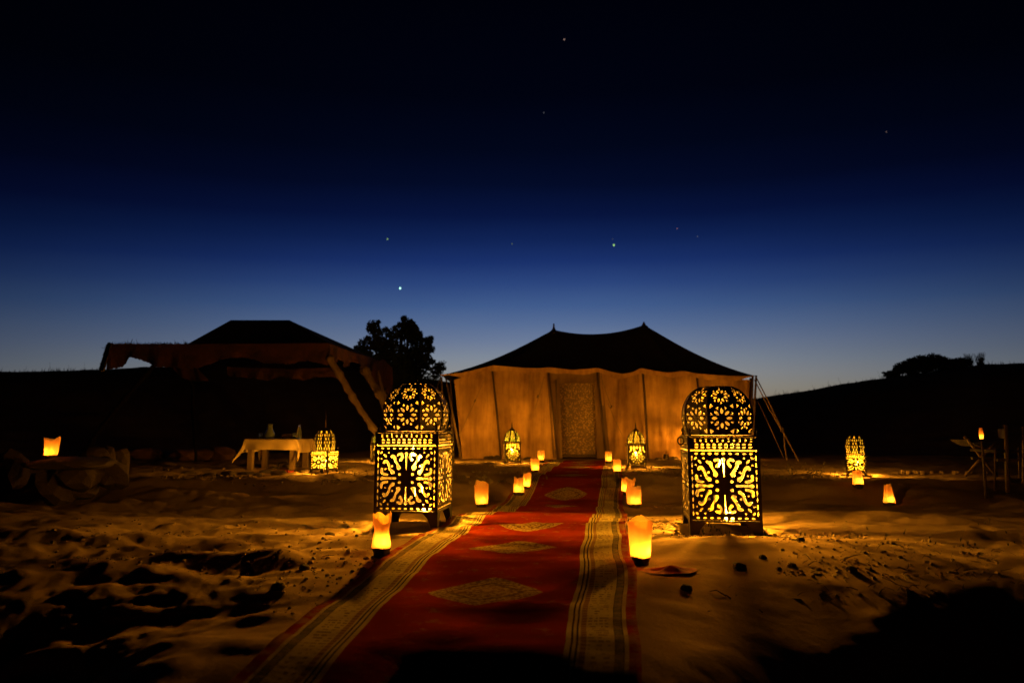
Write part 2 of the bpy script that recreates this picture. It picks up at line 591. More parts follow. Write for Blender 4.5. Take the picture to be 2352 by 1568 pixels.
def rug_mat():
    m = new_mat('woven_rug')
    t = NT(m)
    uv = t.node('ShaderNodeAttribute', attribute_name='rug_uv').outputs['Vector']
    s = t.node('ShaderNodeSeparateXYZ', {0: uv})
    a, l = s.outputs[0], s.outputs[1]       # a across 0..1.42, l along
    W = 1.42
    wob = t.node('ShaderNodeTexNoise', {'Vector': uv, 'Scale': 3.0, 'Detail': 3.0}).outputs[0]
    aw = t.math('ADD', a, t.math('MULTIPLY', t.math('SUBTRACT', wob, .5), .010))
    e = t.math('MINIMUM', aw, t.math('SUBTRACT', W, aw))
    en = t.math('DIVIDE', e, .4)
    red, dred = (.25, .020, .004), (.20, .012, .006)
    cream, grey, dark = (.50, .38, .17), (.13, .115, .075), (.035, .02, .015)
    tan = (.34, .20, .09)
    k = .4
    st = [(0, red), (.045 / k, cream), (.062 / k, dark), (.066 / k, grey), (.096 / k, dark), (.100 / k, cream), (.112 / k, cream),
          (.210 / k, tan), (.232 / k, cream), (.242 / k, dark), (.249 / k, cream), (.262 / k, dark), (.269 / k, cream), (.290 / k, red)]
    n = t.node('ShaderNodeValToRGB')
    n.color_ramp.interpolation = 'CONSTANT'
    el = n.color_ramp.elements
    while len(el) < len(st):
        el.new(.5)
    for x, (p_, c) in zip(el, st):
        x.position = min(p_, 1)
        x.color = (*c, 1)
    t.set(n.inputs[0], en)
    c = n.outputs[0]
    # woven figures in the cream band: rows of short bars
    inb = t.math('MULTIPLY', t.math('GREATER_THAN', e, .118), t.math('LESS_THAN', e, .205))
    row = t.math('FRACT', t.math('DIVIDE', l, .034))
    rowi = t.math('FLOOR', t.math('DIVIDE', l, .034))
    bar = t.math('LESS_THAN', t.math('ABSOLUTE', t.math('SUBTRACT', row, .5)), .24)
    cx = t.math('FLOOR', t.math('DIVIDE', e, .0075))
    cv = t.node('ShaderNodeCombineXYZ', {0: cx, 1: rowi, 2: 0.0}).outputs[0]
    wn_ = t.node('ShaderNodeTexNoise', {'Vector': cv, 'Scale': .37, 'Detail': 1.0}).outputs[0]
    on = t.math('GREATER_THAN', wn_, .50)
    rr = t.node('ShaderNodeTexWhiteNoise', {'Vector': t.node('ShaderNodeCombineXYZ', {0: rowi, 1: 3.0, 2: 0.0}).outputs[0]}).outputs[0]
    hv = t.math('MULTIPLY', rr, .55)
    f = t.math('MULTIPLY', t.math('MULTIPLY', inb, bar), t.math('MULTIPLY', on, t.math('ADD', .3, hv)))
    c = t.mix(f, c, (.10, .045, .025, 1))
    # tan band dots and grey band flecks
    inc = t.math('MULTIPLY', t.math('GREATER_THAN', e, .066), t.math('LESS_THAN', e, .096))
    fl = t.math('GREATER_THAN', t.node('ShaderNodeTexNoise', {'Vector': uv, 'Scale': 42.0, 'Detail': 1.0}).outputs[0], .55)
    c = t.mix(t.math('MULTIPLY', t.math('MULTIPLY', inc, fl), .45), c, (.30, .22, .10, 1))
    ind = t.math('MULTIPLY', t.math('GREATER_THAN', e, .210), t.math('LESS_THAN', e, .232))
    c = t.mix(t.math('MULTIPLY', t.math('MULTIPLY', ind, bar), .6), c, (.14, .05, .03, 1))
    # diamonds down the middle of the red field
    dl = t.math('DIVIDE', t.math('ABSOLUTE', t.math('SUBTRACT', t.math('MODULO', t.math('ADD', l, .83), .98), .49)), .235)
    da = t.math('DIVIDE', t.math('ABSOLUTE', t.math('SUBTRACT', a, W / 2)), .27)
    dd = t.math('ADD', t.math('POWER', dl, 1.25), t.math('POWER', da, 1.15))
    ind = t.math('LESS_THAN', dd, 1.0)
    ringm = t.math('MULTIPLY', t.math('GREATER_THAN', dd, .52), t.math('LESS_THAN', dd, .64))
    spk = t.ramp(t.node('ShaderNodeTexNoise', {'Vector': uv, 'Scale': 48.0, 'Detail': 2.0}).outputs[0], [(.46, (0, 0, 0)), (.54, (1, 1, 1))])
    dc = t.mix(t.math('MULTIPLY', spk, .8), (.42, .29, .12, 1), (.14, .045, .02, 1))
    dc = t.mix(t.math('MULTIPLY', ringm, .55), dc, (.09, .04, .025, 1))
    c = t.mix(ind, c, dc)
    # ends of a rug: cream bars across
    le = s.outputs[2]
    endf = t.math('MULTIPLY', t.math('GREATER_THAN', le, .10), t.math('LESS_THAN', le, .26))
    end2 = t.math('LESS_THAN', t.math('ABSOLUTE', t.math('SUBTRACT', t.math('FRACT', t.math('DIVIDE', le, .04)), .5)), .22)
    c = t.mix(t.math('MULTIPLY', endf, t.math('ADD', .3, t.math('MULTIPLY', end2, .5))), c, (*cream, 1))
    # wear and the weave
    n1 = t.node('ShaderNodeTexNoise', {'Vector': uv, 'Scale': 4.0, 'Detail': 6.0, 'Roughness': .7}).outputs[0]
    c = t.mix(t.math('MULTIPLY', t.ramp(n1, [(.42, (0, 0, 0)), (.7, (1, 1, 1))]), .22), c, (.14, .04, .015, 1))
    n7 = t.node('ShaderNodeTexNoise', {'Vector': uv, 'Scale': 9.0, 'Detail': 8.0, 'Roughness': .8}).outputs[0]
    edge = t.math('SUBTRACT', 1.0, t.math('MINIMUM', t.math('MULTIPLY', e, 3.2), 1.0))
    sandf = t.ramp(t.math('ADD', n7, t.math('MULTIPLY', edge, .12)), [(.56, (0, 0, 0)), (.66, (1, 1, 1))])
    c = t.mix(t.math('MULTIPLY', sandf, .6), c, (.30, .19, .10, 1))
    mp = t.node('ShaderNodeMapping', {'Vector': uv, 'Scale': (140, 260, 1)}).outputs[0]
    n2 = t.node('ShaderNodeTexNoise', {'Vector': mp, 'Scale': 1.0, 'Detail': 2.0}).outputs[0]
    n5 = t.node('ShaderNodeTexNoise', {'Vector': uv, 'Scale': 14.0, 'Detail': 4.0}).outputs[0]
    c = t.mix(t.math('MULTIPLY', n2, .35), c, (.05, .02, .01, 1))
    b0 = t.node('ShaderNodeBump', {'Height': n5, 'Strength': .25, 'Distance': .012})
    b = t.node('ShaderNodeBump', {'Height': n2, 'Strength': .4, 'Distance': .003, 'Normal': b0.outputs[0]})
    p = t.node('ShaderNodeBsdfDiffuse', {'Color': c, 'Normal': b.outputs[0]})
    t.node('ShaderNodeOutputMaterial', {'Surface': p.outputs[0]})
    return m


M['rug'] = rug_mat()

# ------------------------------------------------------------------ the ground
ang = np.concatenate([np.arange(-180, -42, 3.0), np.arange(-42, 42, .15), np.arange(42, 180.1, 3.0)])
ang[-1] = 180.0
rad = [.5]
while rad[-1] < 1400:
    rr_ = rad[-1]
    rad.append(rr_ * (1.0065 if rr_ < 13 else (1.012 if rr_ < 60 else 1.08)))
rad = np.array(rad)
AA, RR = np.meshgrid(np.radians(ang), rad)
X, Y = RR * np.sin(AA), RR * np.cos(AA)
DIM = np.zeros_like(X)
angr = np.radians(ang)
for f_ in FA:
    fr_, fa_ = math.hypot(f_[0], f_[1]), math.atan2(f_[0], f_[1])
    w_ = f_[2] * 3.2
    i0, i1 = np.searchsorted(rad, [fr_ - w_, fr_ + w_])
    j0, j1 = np.searchsorted(angr, [fa_ - w_ / fr_ * 1.1, fa_ + w_ / fr_ * 1.1])
    DIM[i0:i1, j0:j1] += foot(X[i0:i1, j0:j1] - f_[0], Y[i0:i1, j0:j1] - f_[1], f_[None, None])
Z = ground(X.ravel(), Y.ravel(), DIM.ravel())
V = np.stack([X.ravel(), Y.ravel(), Z], 1)
nr, na = len(rad), len(ang)
i, j = np.meshgrid(np.arange(nr - 1), np.arange(na - 1), indexing='ij')
a0 = (i * na + j).ravel()
quads = np.stack([a0, a0 + na, a0 + na + 1, a0 + 1], 1)
cen = len(V)
V = np.vstack([V, [[0, 0, 0.0]]])
tris = np.stack([np.full(na - 1, cen), np.arange(na - 1), np.arange(1, na)], 1)
me = bpy.data.meshes.new('ground')
me.vertices.add(len(V))
me.vertices.foreach_set('co', V.ravel())
loops = np.concatenate([quads.ravel(), tris.ravel()])
me.loops.add(len(loops))
me.loops.foreach_set('vertex_index', loops)
ls = np.concatenate([np.arange(len(quads)) * 4, len(quads) * 4 + np.arange(len(tris)) * 3])
me.polygons.add(len(ls))
me.polygons.foreach_set('loop_start', ls)
me.polygons.foreach_set('use_smooth', np.ones(len(ls), bool))
me.update(calc_edges=True)
g = obj('ground', me, None, M['sand'])
g['kind'] = 'structure'


# ------------------------------------------------------------------ pierced metal
def oval(cx, cy, rx, ry, n=12, a=0.0, half=0):
    pts = []
    for k in range(n):
        t = 2 * PI * k / n
        x, y = rx * math.cos(t), ry * math.sin(t)
        pts.append((cx + x * math.cos(a) - y * math.sin(a), cy + x * math.sin(a) + y * math.cos(a)))
    return pts


def lens(cx, cy, L, w, a=0.0, n=5):
    pts = [(L / 2 * math.cos(PI * k / n), w / 2 * math.sin(PI * k / n) ** 1.3) for k in range(n + 1)]
    pts += [(-L / 2 * math.cos(PI * k / n), -w / 2 * math.sin(PI * k / n) ** 1.3) for k in range(1, n)]
    return [(cx + x * math.cos(a) - y * math.sin(a), cy + x * math.sin(a) + y * math.cos(a)) for x, y in pts]


def tri(cx, cy, r_, a):
    pts = [(r_, 0), (-r_ * .6, r_ * .75), (-r_ * .6, -r_ * .75)]
    return [(cx + x * math.cos(a) - y * math.sin(a), cy + x * math.sin(a) + y * math.cos(a)) for x, y in pts]


def catmull(P, n=5):
    out = []
    Q = [P[0]] + list(P) + [P[-1]]
    for i in range(1, len(Q) - 2):
        for k in range(n):
            t = k / n
            q = []
            for d in range(len(P[0])):
                p0, p1, p2, p3 = Q[i - 1][d], Q[i][d], Q[i + 1][d], Q[i + 2][d]
                q.append(.5 * (2 * p1 + (p2 - p0) * t + (2 * p0 - 5 * p1 + 4 * p2 - p3) * t * t + (3 * p1 - p0 - 3 * p2 + p3) * t ** 3))
            out.append(tuple(q))
    out.append(tuple(P[-1]))
    return out


def stroke(P):
    """P: list of (x, y, width) -> closed outline"""
    Q = catmull(P)
    L_, R_ = [], []
    for i, (x, y, w) in enumerate(Q):
        a, b = Q[max(i - 1, 0)], Q[min(i + 1, len(Q) - 1)]
        dx, dy = b[0] - a[0], b[1] - a[1]
        n = math.hypot(dx, dy) or 1
        nx, ny = -dy / n, dx / n
        L_.append((x + nx * w / 2, y + ny * w / 2))
        R_.append((x - nx * w / 2, y - ny * w / 2))
    x, y, w = Q[-1]
    a = Q[-2]
    n = math.hypot(x - a[0], y - a[1])
    endp = [(x + (x - a[0]) / n * w * .4, y + (y - a[1]) / n * w * .4)]
    x, y, w = Q[0]
    a = Q[1]
    n = math.hypot(x - a[0], y - a[1])
    st = [(x + (x - a[0]) / n * w * .4, y + (y - a[1]) / n * w * .4)]
    return L_ + endp + R_[::-1] + st


def pierced(name, outline, holes, thick=.003):
    """flat sheet in the xz plane (second coordinate -> z) with real holes"""
    cu = bpy.data.curves.new(name, 'CURVE')
    cu.dimensions = '2D'
    cu.fill_mode = 'BOTH'
    cu.extrude = thick / 2
    for poly in [outline] + holes:
        s = cu.splines.new('POLY')
        s.points.add(len(poly) - 1)
        for p, (x, y) in zip(s.points, poly):
            p.co = (x, y, 0, 1)
        s.use_cyclic_u = True
    o = bpy.data.objects.new(name, cu)
    me = bpy.data.meshes.new_from_object(o)
    me.name = name
    bpy.data.objects.remove(o)
    bpy.data.curves.remove(cu)
    return me


def to_xz(me, y0=0.0):
    n = len(me.vertices)
    a = np.empty(n * 3)
    me.vertices.foreach_get('co', a)
    a = a.reshape(-1, 3)
    b = np.stack([a[:, 0], y0 - a[:, 2], a[:, 1]], 1)
    me.vertices.foreach_set('co', b.ravel())
    me.update()
    return me


def panel_A(w, h):
    """scrollwork panel, centred in x, z from 0 to h"""
    holes = []
    hw, hh = w / 2, h / 2
    jit = random.Random(5)

    def sx(x, y):
        return (x * hw, hh + y * hh)
    quad = []
    quad.append([(.50, .69, .11), (.41, .66, .15), (.37, .55, .10), (.30, .44, .10), (.25, .31, .19)])
    quad.append([(.29, .73, .10), (.17, .76, .11), (.125, .66, .09), (.20, .57, .13)])
    quad.append([(.77, .47, .11), (.70, .53, .13), (.60, .44, .11), (.54, .27, .10), (.43, .17, .17)])
    quad.append([(.83, .30, .11), (.82, .17, .12), (.70, .12, .10), (.62, .115, .09)])
    for q in quad:
        for sxx in (1, -1):
            for syy in (1, -1):
                st = stroke([(x * sxx * hw, hh + y * syy * hh, ww * hw * jit.uniform(.72, .90)) for x, y, ww in q])
                holes.append(st)
    for syy in (1, -1):
        holes.append(stroke([(0, hh + syy * .27 * hh, .02 * hw), (0, hh + syy * .5 * hh, .055 * hw), (0, hh + syy * .68 * hh, .06 * hw), (0, hh + syy * .78 * hh, .12 * hw)]))
    for sxx in (1, -1):
        holes.append(stroke([(sxx * .36 * hw, hh, .08 * hw), (sxx * .5 * hw, hh, .07 * hw), (sxx * .72 * hw, hh, .075 * hw), (sxx * .84 * hw, hh, .13 * hw)]))
    for sxx in (1, -1):
        for syy in (1, -1):
            for (x, y, r_, kind) in ((.22, .125, .055, 'd'), (.47, .385, .042, 'x'), (.72, .70, .06, 'l'), (.60, .80, .045, 't'), (.84, .60, .045, 't'),
                                     (.845, .80, .05, 'l2'), (.06, .45, .0, 'n'), (.70, .29, .035, 'd')):
                cx, cy = x * sxx * hw, hh + y * syy * hh
                a = math.atan2(syy, sxx)
                if kind == 'd':
                    holes.append(oval(cx, cy, r_ * hw, r_ * hw * .9, 6))
                elif kind == 'x':
                    holes.append(oval(cx, cy, r_ * hw, r_ * hw, 5))
                elif kind == 'l':
                    holes.append(lens(cx, cy, r_ * hw * 2.6, r_ * hw * 1.2, a))
                elif kind == 'l2':
                    holes.append(lens(cx, cy, r_ * hw * 2.2, r_ * hw * 1.3, a + PI / 2))
                elif kind == 't':
                    holes.append(tri(cx, cy, r_ * hw, a + PI))
    # borders
    for k in range(9):
        x = (-.82 + 1.64 * k / 8) * hw
        for y in (.93, -.93):
            holes.append(oval(x, hh + y * hh, .055 * hw, .028 * hh * jit.uniform(.85, 1.1), 8))
    for k in range(9):
        y = hh + (-.80 + 1.6 * k / 8) * hh
        for x in (.955, -.955):
            holes.append(lens(x * hw, y, .15 * hh, .045 * hw, PI / 2))
    out = [(-hw, 0), (hw, 0), (hw, h), (-hw, h)]
    return to_xz(pierced('pierced_panel', out, holes))


def band_A(w, h):
    hw = w / 2
    holes = []
    for k in range(10):
        x = (-.80 + 1.6 * k / 9) * hw
        rx = .056 * hw
        y = h * .30
        up = [(x + rx * math.cos(PI * t / 6), y + .05 * h + h * .17 * math.sin(PI * t / 6) ** .8) for t in range(7)]
        dn = [(x + rx * math.cos(PI + PI * t / 6), y - .05 * h - h * .16 * abs(math.sin(PI * t / 6)) ** .8) for t in range(7)]
        holes += [up, dn]
    for k in range(11):
        x = (-.84 + 1.68 * k / 10) * hw
        if k % 2:
            holes.append(oval(x, h * .74, .034 * hw, h * .10, 7))
        else:
            holes.append(oval(x, h * .68, .032 * hw, h * .06, 6))
            holes.append(oval(x, h * .86, .032 * hw, h * .055, 4))
    return to_xz(pierced('pierced_band', [(-hw, 0), (hw, 0), (hw, h), (-hw, h)], holes))


def panel_B(w, h):
    """small lantern: rows of drops over a rosette"""
    hw = w / 2
    holes = []
    for k in range(5):
        x = (-.72 + 1.44 * k / 4) * hw
        holes.append(oval(x, h * .955, .045 * hw, h * .010, 6))
        holes.append(lens(x, h * .86, .11 * h, .20 * hw, PI / 2))
        if abs(k - 2) > 0:
            holes.append(lens(x, h * .745, .09 * h, .19 * hw, PI / 2))
    cy = h * .36
    for k in range(8):
        a = 2 * PI * k / 8
        holes.append(lens(.33 * hw * math.cos(a), cy + .33 * hw * math.sin(a), .20 * hw, .14 * hw, a))
    for k in range(12):
        a = 2 * PI * (k + .5) / 12
        holes.append(lens(.64 * hw * math.cos(a), cy + .64 * hw * math.sin(a), .28 * hw, .19 * hw, a))
    for sx_ in (-1, 1):
        for q in (.06, .36, .66):
            holes.append(lens(sx_ * .885 * hw, h * q, .09 * h, .10 * hw, PI / 2))
    holes.append(oval(0, cy, .10 * hw, .10 * hw, 8))
    return to_xz(pierced('pierced_panel', [(-hw, 0), (hw, 0), (hw, h), (-hw, h)], holes))


class Dome:
    def __init__(self, prof):
        self.p = catmull(prof, 5)
        s = [0]
        for a, b in zip(self.p[:-1], self.p[1:]):
            s.append(s[-1] + math.hypot(a[0] - b[0], a[1] - b[1]))
        self.s = np.array(s)
        self.r = np.array([q[0] for q in self.p])
        self.z = np.array([q[1] for q in self.p])
        self.L = s[-1]

    def half(self, s):
        return float(np.interp(s, self.s, self.r)) * math.tan(PI / 8)

    def gore(self, name, holes, y_in=0.0):
        ss = np.linspace(0, self.L, 16)
        out = [(self.half(s) - .0015, s) for s in ss] + [(-self.half(s) + .0015, s) for s in ss[::-1]]
        me = pierced(name, out, holes, .0025)
        bm = bmesh.new()
        bm.from_mesh(me)
        for s in np.linspace(0, self.L, 12)[1:-1]:
            bmesh.ops.bisect_plane(bm, geom=bm.verts[:] + bm.edges[:] + bm.faces[:], plane_co=(0, float(s), 0), plane_no=(0, 1, 0))
        for v in bm.verts:
            x, s, t = v.co
            r_ = float(np.interp(s, self.s, self.r))
            z = float(np.interp(s, self.s, self.z))
            # outward normal of the profile
            dr = float(np.interp(s + .004, self.s, self.r) - np.interp(s - .004, self.s, self.r))
            dz = float(np.interp(s + .004, self.s, self.z) - np.interp(s - .004, self.s, self.z))
            n = math.hypot(dr, dz) or 1
            nr_, nz_ = dz / n, -dr / n
            v.co = (x, -(r_ + nr_ * t), z + nz_ * t)
        bm.to_mesh(me)
        bm.free()
        me.update()
        return me

    def skin(self, k_, lo=0.0):
        mb = MB()
        prof = [(float(np.interp(s, self.s, self.r)) * k_, float(np.interp(s, self.s, self.z))) for s in np.linspace(lo, self.L, 14)]
        vs, fs = [], []
        for r_, z in prof:
            c = r_ / math.cos(PI / 8)
            for k in range(8):
                a = PI / 8 + k * PI / 4
                vs.append((c * math.cos(a), c * math.sin(a), z))
        for i in range(len(prof) - 1):
            for k in range(8):
                fs.append((i * 8 + k, i * 8 + (k + 1) % 8, (i + 1) * 8 + (k + 1) % 8, (i + 1) * 8 + k))
        return mb.add(vs, fs)


def rosette_gore(dome, k_):
    holes = []

    def ros(s0, R1, n=8, ph=0.0):
        for k in range(n):
            a = 2 * PI * k / n + ph
            holes.append(lens(R1 * .60 * math.cos(a), s0 + R1 * .60 * math.sin(a), R1 * .46, R1 * .25, a))
        for k in range(n):
            a = 2 * PI * (k + .5) / n + ph
            holes.append(tri(R1 * .88 * math.cos(a), s0 + R1 * .88 * math.sin(a), R1 * .15, a + PI))
    w1 = dome.half(.13 * k_)
    ros(.135 * k_, w1 * .86)
    w2 = dome.half(.335 * k_)
    ros(.325 * k_, w2 * .82, 8, PI / 8)
    for sx_ in (-1, 1):
        holes.append(tri(sx_ * w1 * .74, .032 * k_, w1 * .20, PI / 2 - sx_ * .6))
        holes.append(tri(sx_ * w1 * .74, .232 * k_, w1 * .17, -PI / 2 + sx_ * .6))
        h3 = dome.half(.452 * k_)
        if dome.L > .47 * k_:
            holes.append(oval(sx_ * h3 * .5, .452 * k_, h3 * .2, .010 * k_, 6))
    holes.append(lens(0, .415 * k_, .022 * k_, w1 * .14, PI / 2))
    return dome.gore('dome_panel', holes)


def drop_gore(dome, rows=(.06, .16, .27, .40, .53, .67)):
    holes = []
    for i, q in enumerate(rows):
        s = q * dome.L + .01
        hw = dome.half(s)
        if i == len(rows) - 1:
            holes.append(lens(0, s, .11 * dome.L, hw * .5, PI / 2))
        elif i % 2 == 0:
            for x in (-.6, 0, .6):
                holes.append(lens(x * hw, s, .10 * dome.L, hw * .23, PI / 2))
        else:
            for x in (-.34, .34):
                holes.append(lens(x * hw, s, .11 * dome.L, hw * .25, PI / 2))
    return dome.gore('dome_panel', holes)


def point_light(name, parent, loc, power, colr, radius):
    ld = bpy.data.lights.new(name, 'POINT')
    ld.energy = power
    ld.color = colr
    ld.shadow_soft_size = radius
    o = bpy.data.objects.new(name, ld)
    COL.objects.link(o)
    o.parent = parent
    o.location = loc
    return o


def flame_mesh(r_=.012, h=.045):
    return MB().lathe([(.0005, 0), (r_ * .8, h * .12), (r_, h * .3), (r_ * .75, h * .55), (r_ * .35, h * .8), (.0005, h)], 10).mesh('flame', smooth=True)


FLAME = flame_mesh()
_cache = {}


def panel_C(w, h):
    """coarse scrollwork of the small domed lanterns"""
    hw, hh = w / 2, h / 2
    holes = []
    for sxx in (1, -1):
        for syy in (1, -1):
            holes.append(stroke([(sxx * x * hw, hh + syy * y * hh, q * hw) for x, y, q in ((.66, .70, .16), (.42, .66, .20), (.30, .50, .12), (.24, .36, .16))]))
            holes.append(stroke([(sxx * x * hw, hh + syy * y * hh, q * hw) for x, y, q in ((.82, .46, .13), (.62, .36, .20), (.50, .24, .12), (.42, .15, .14))]))
            holes.append(lens(sxx * .84 * hw, hh + syy * .82 * hh, .17 * hw, .11 * hw, .7 * sxx * syy))
            holes.append(oval(sxx * .84 * hw, hh + syy * .16 * hh, .07 * hw, .05 * hw, 8))
    for syy in (1, -1):
        holes.append(lens(0, hh + syy * .56 * hh, .5 * hh, .16 * hw, PI / 2))
    holes.append(oval(0, hh, .13 * hw, .10 * hw, 8))
    return to_xz(pierced('pierced_panel', [(-hw, 0), (hw, 0), (hw, h), (-hw, h)], holes, .008))


def band_C(w, h):
    hw = w / 2
    holes = [lens((-.80 + 1.6 * k / 7) * hw, h * .52, h * .62, .13 * hw, PI / 2) for k in range(8)]
    return to_xz(pierced('pierced_band', [(-hw, 0), (hw, 0), (hw, h), (-hw, h)], holes, .008))


def lantern_A(name, loc, rz, s, label, group, flame=(0.0, 0.0, .58), power=P_BIG, finial=False, open_top=False, second=None):
    w = .49
    if 'A' not in _cache:
        dome = Dome([(.218, .745), (.234, .81), (.240, .89), (.228, .96), (.200, 1.02), (.156, 1.075), (.098, 1.112), (.040, 1.126)])
        dome_hi = Dome([(.218, .745), (.234, .81), (.240, .89), (.228, .96), (.200, 1.02), (.162, 1.065), (.125, 1.088)])
        c = dict(panel=panel_A(w - .035, .475), band=band_A(w - .035, .085), dome=dome, dome_hi=dome_hi, gore=rosette_gore(dome, dome.L / .53), gore_hi=rosette_gore(dome_hi, dome.L / .53 * .97))
        # shoulder plate with the octagonal opening
        hw = w / 2
        r_ = .222 / math.cos(PI / 8)
        octo = [(r_ * math.cos(PI / 8 + k * PI / 4), r_ * math.sin(PI / 8 + k * PI / 4)) for k in range(8)]
        c['shoulder'] = pierced('shoulder_plate', [(-hw, -hw), (hw, -hw), (hw, hw), (-hw, hw)], [octo], .006)
        for v in c['shoulder'].vertices:
            v.co.z += .738
        lg = MB()
        for ang_ in (0, PI / 2):
            ca, sa = math.cos(ang_), math.sin(ang_)
            for z0, z1, w0, w1 in ((.0, .04, .045, .05), (.04, .10, .05, .075), (.10, .145, .075, .115)):
                pts = []
                for t in (0, .005):
                    for (x, z) in ((0, z0), (w0, z0), (w1, z1), (0, z1)):
                        p = (x, t) if ang_ == 0 else (t, x)
                        pts.append((p[0], p[1], z))
                lg.add(pts, [(0, 1, 2, 3), (7, 6, 5, 4), (0, 4, 5, 1), (1, 5, 6, 2), (2, 6, 7, 3), (3, 7, 4, 0)])
        c['leg'] = lg.mesh('leg')
        _cache['A'] = c
    c = dict(_cache['A'])
    if s < .9:
        if 'C' not in _cache:
            _cache['C'] = dict(panel=panel_C(w - .035, .475), band=band_C(w - .035, .085), gore=drop_gore(c['dome']))
        c.update(_cache['C'])
    root = empty(name, loc, rz, s)
    tag(root, label, 'lantern', group)
    hw = w / 2
    fr = MB()
    for sx in (-1, 1):
        for sy in (-1, 1):
            fr.box((sx * (hw - .009), sy * (hw - .009), .438), (.018, .018, .598))
    for k in range(4):
        rm = Matrix.Rotation(k * PI / 2, 3, 'Z')
        for z, hgt in ((.149, .012), (.733, .008)):
            fr.box(rm @ Vector((0, -(hw - .008), z)), (w - .038, .012, hgt), rm)
    for sx in (-1, 1):
        for sy in (-1, 1):
            fr.lathe([(.001, .80), (.010, .79), (.014, .775), (.008, .762), (.012, .742)], 8, (sx * (hw - .02), sy * (hw - .02), 0))
    obj('frame', fr.mesh('frame'), root, M['metal'])
    for k in range(4):
        for nm, z, off in (('panel', .156, .006), ('band', .643, .006)):
            o = obj('pierced_panel' if nm == 'panel' else 'pierced_band', c[nm], root, M['metal'])
            o.rotation_euler = (0, 0, k * PI / 2)
            v = Matrix.Rotation(k * PI / 2, 3, 'Z') @ Vector((0, -(hw - off), z))
            o.location = v
    obj('shoulder_plate', c['shoulder'], root, M['metal'])
    gm = c['gore_hi'] if open_top else c['gore']
    dm = c['dome_hi'] if open_top else c['dome']
    rib = MB().tube([(0, -float(r_) / math.cos(PI / 8) - .001, float(z)) for r_, z in zip(dm.r[::3], dm.z[::3])], .0055, 5).mesh('rib')
    for k in range(8):
        o = obj('dome_panel', gm, root, M['metal'])
        o.rotation_euler = (0, 0, k * PI / 4)
        o = obj('rib', rib, root, M['metal'])
        o.rotation_euler = (0, 0, k * PI / 4 + PI / 8)
    for k in range(4):
        o = obj('leg', c['leg'], root, M['metal'])
        o.rotation_euler = (0, 0, k * PI / 2)
        o.location = Matrix.Rotation(k * PI / 2, 3, 'Z') @ Vector((-hw, -hw, 0))
    # ears with a ring
    for sx in (-1, 1):
        ear = pierced('ring_ear', oval(0, 0, .028, .034, 14), [oval(0, 0, .017, .022, 12)], .005)
        to_xz(ear)
        o = obj('ring_ear', ear, root, M['metal'])
        o.location = (sx * (hw + .021), 0, .70)
    # lining
    li = MB()
    q = hw - .016
    for k in range(4):
        rm = Matrix.Rotation(k * PI / 2, 3, 'Z')
        vs = [rm @ Vector(p) for p in ((-q, -q, .156), (q, -q, .156), (q, -q, .735), (-q, -q, .735))]
        li.add(vs, [(0, 1, 2, 3)])
    sk = dm.skin(.965)
    li.add(sk.v, sk.f)
    obj('inner_lining', li.mesh('inner_lining'), root, M['lining'] if s > .9 else M['lining_small'])
    obj('base_plate', MB().box((0, 0, .152), (w - .04, w - .04, .006)).mesh('base_plate'), root, M['brass'])
    if not open_top:
        cap = MB().lathe([(.045, 1.122), (.040, 1.130), (.016, 1.134), (.012, 1.140), (.014, 1.145), (.008, 1.150), (.001, 1.152)], 12)
        obj('cap', cap.mesh('cap', smooth=True), root, M['metal'])
    else:
        obj('rim_ring', MB().lathe([(.130, 1.082), (.136, 1.092), (.126, 1.098), (.117, 1.090), (.130, 1.082)], 16).mesh('rim_ring'), root, M['brass'])
    if finial:
        fn = MB().lathe([(.012, 1.14), (.022, 1.16), (.007, 1.18), (.015, 1.20), (.006, 1.22), (.010, 1.24), (.004, 1.26), (.003, 1.34), (.0008, 1.42)], 8)
        obj('finial', fn.mesh('finial', smooth=True), root, M['brass'])
    fl = [flame] + ([second] if second else [])
    for i, (fx, fy, fz) in enumerate(fl):
        obj('candle', MB().lathe([(.001, .156), (.020, .156), (.020, fz - .03), (.014, fz - .025), (.001, fz - .028)], 14, (fx, fy, 0)).mesh('candle', smooth=True), root, M['wax'])
        o = obj('flame', FLAME, root, M['flame'])
        o.location = (fx, fy, fz - .022)
    point_light('candle_light', root, flame, power, C_LAMP, .045)
    if s > .9:  # made-up low candle, added to brighten the sand close to the tall lanterns
        lx, ly, lz = (.06, .07, .215)
        obj('added_low_candle', MB().lathe([(.001, .156), (.026, .156), (.026, .178), (.001, .178)], 14, (lx, ly, 0)).mesh('added_low_candle', smooth=True), root, M['wax'])
        o = obj('flame', FLAME, root, M['flame'])
        o.location = (lx, ly, .18)
        o.scale = (.8, .8, .8)
        point_light('added_low_light', root, (lx, ly, lz), P_LOW, C_LAMP, .02)
    else:
        def warp(z):
            return z * .76 if z < .74 else .5624 + (z - .74) * 1.42
        done = {}
        for o in [q for q in COL.objects if q.parent == root]:
            lz = o.location.z
            if o.type == 'MESH' and o.data != FLAME:
                key = (o.data.name, round(lz, 4))
                if key not in done:
                    me = o.data.copy()
                    for v in me.vertices:
                        v.co.z = warp(v.co.z + lz) - warp(lz)
                    me.name = o.name.split('.')[0]
                    done[key] = me
                o.data = done[key]
            o.location.z = warp(lz)
    return root


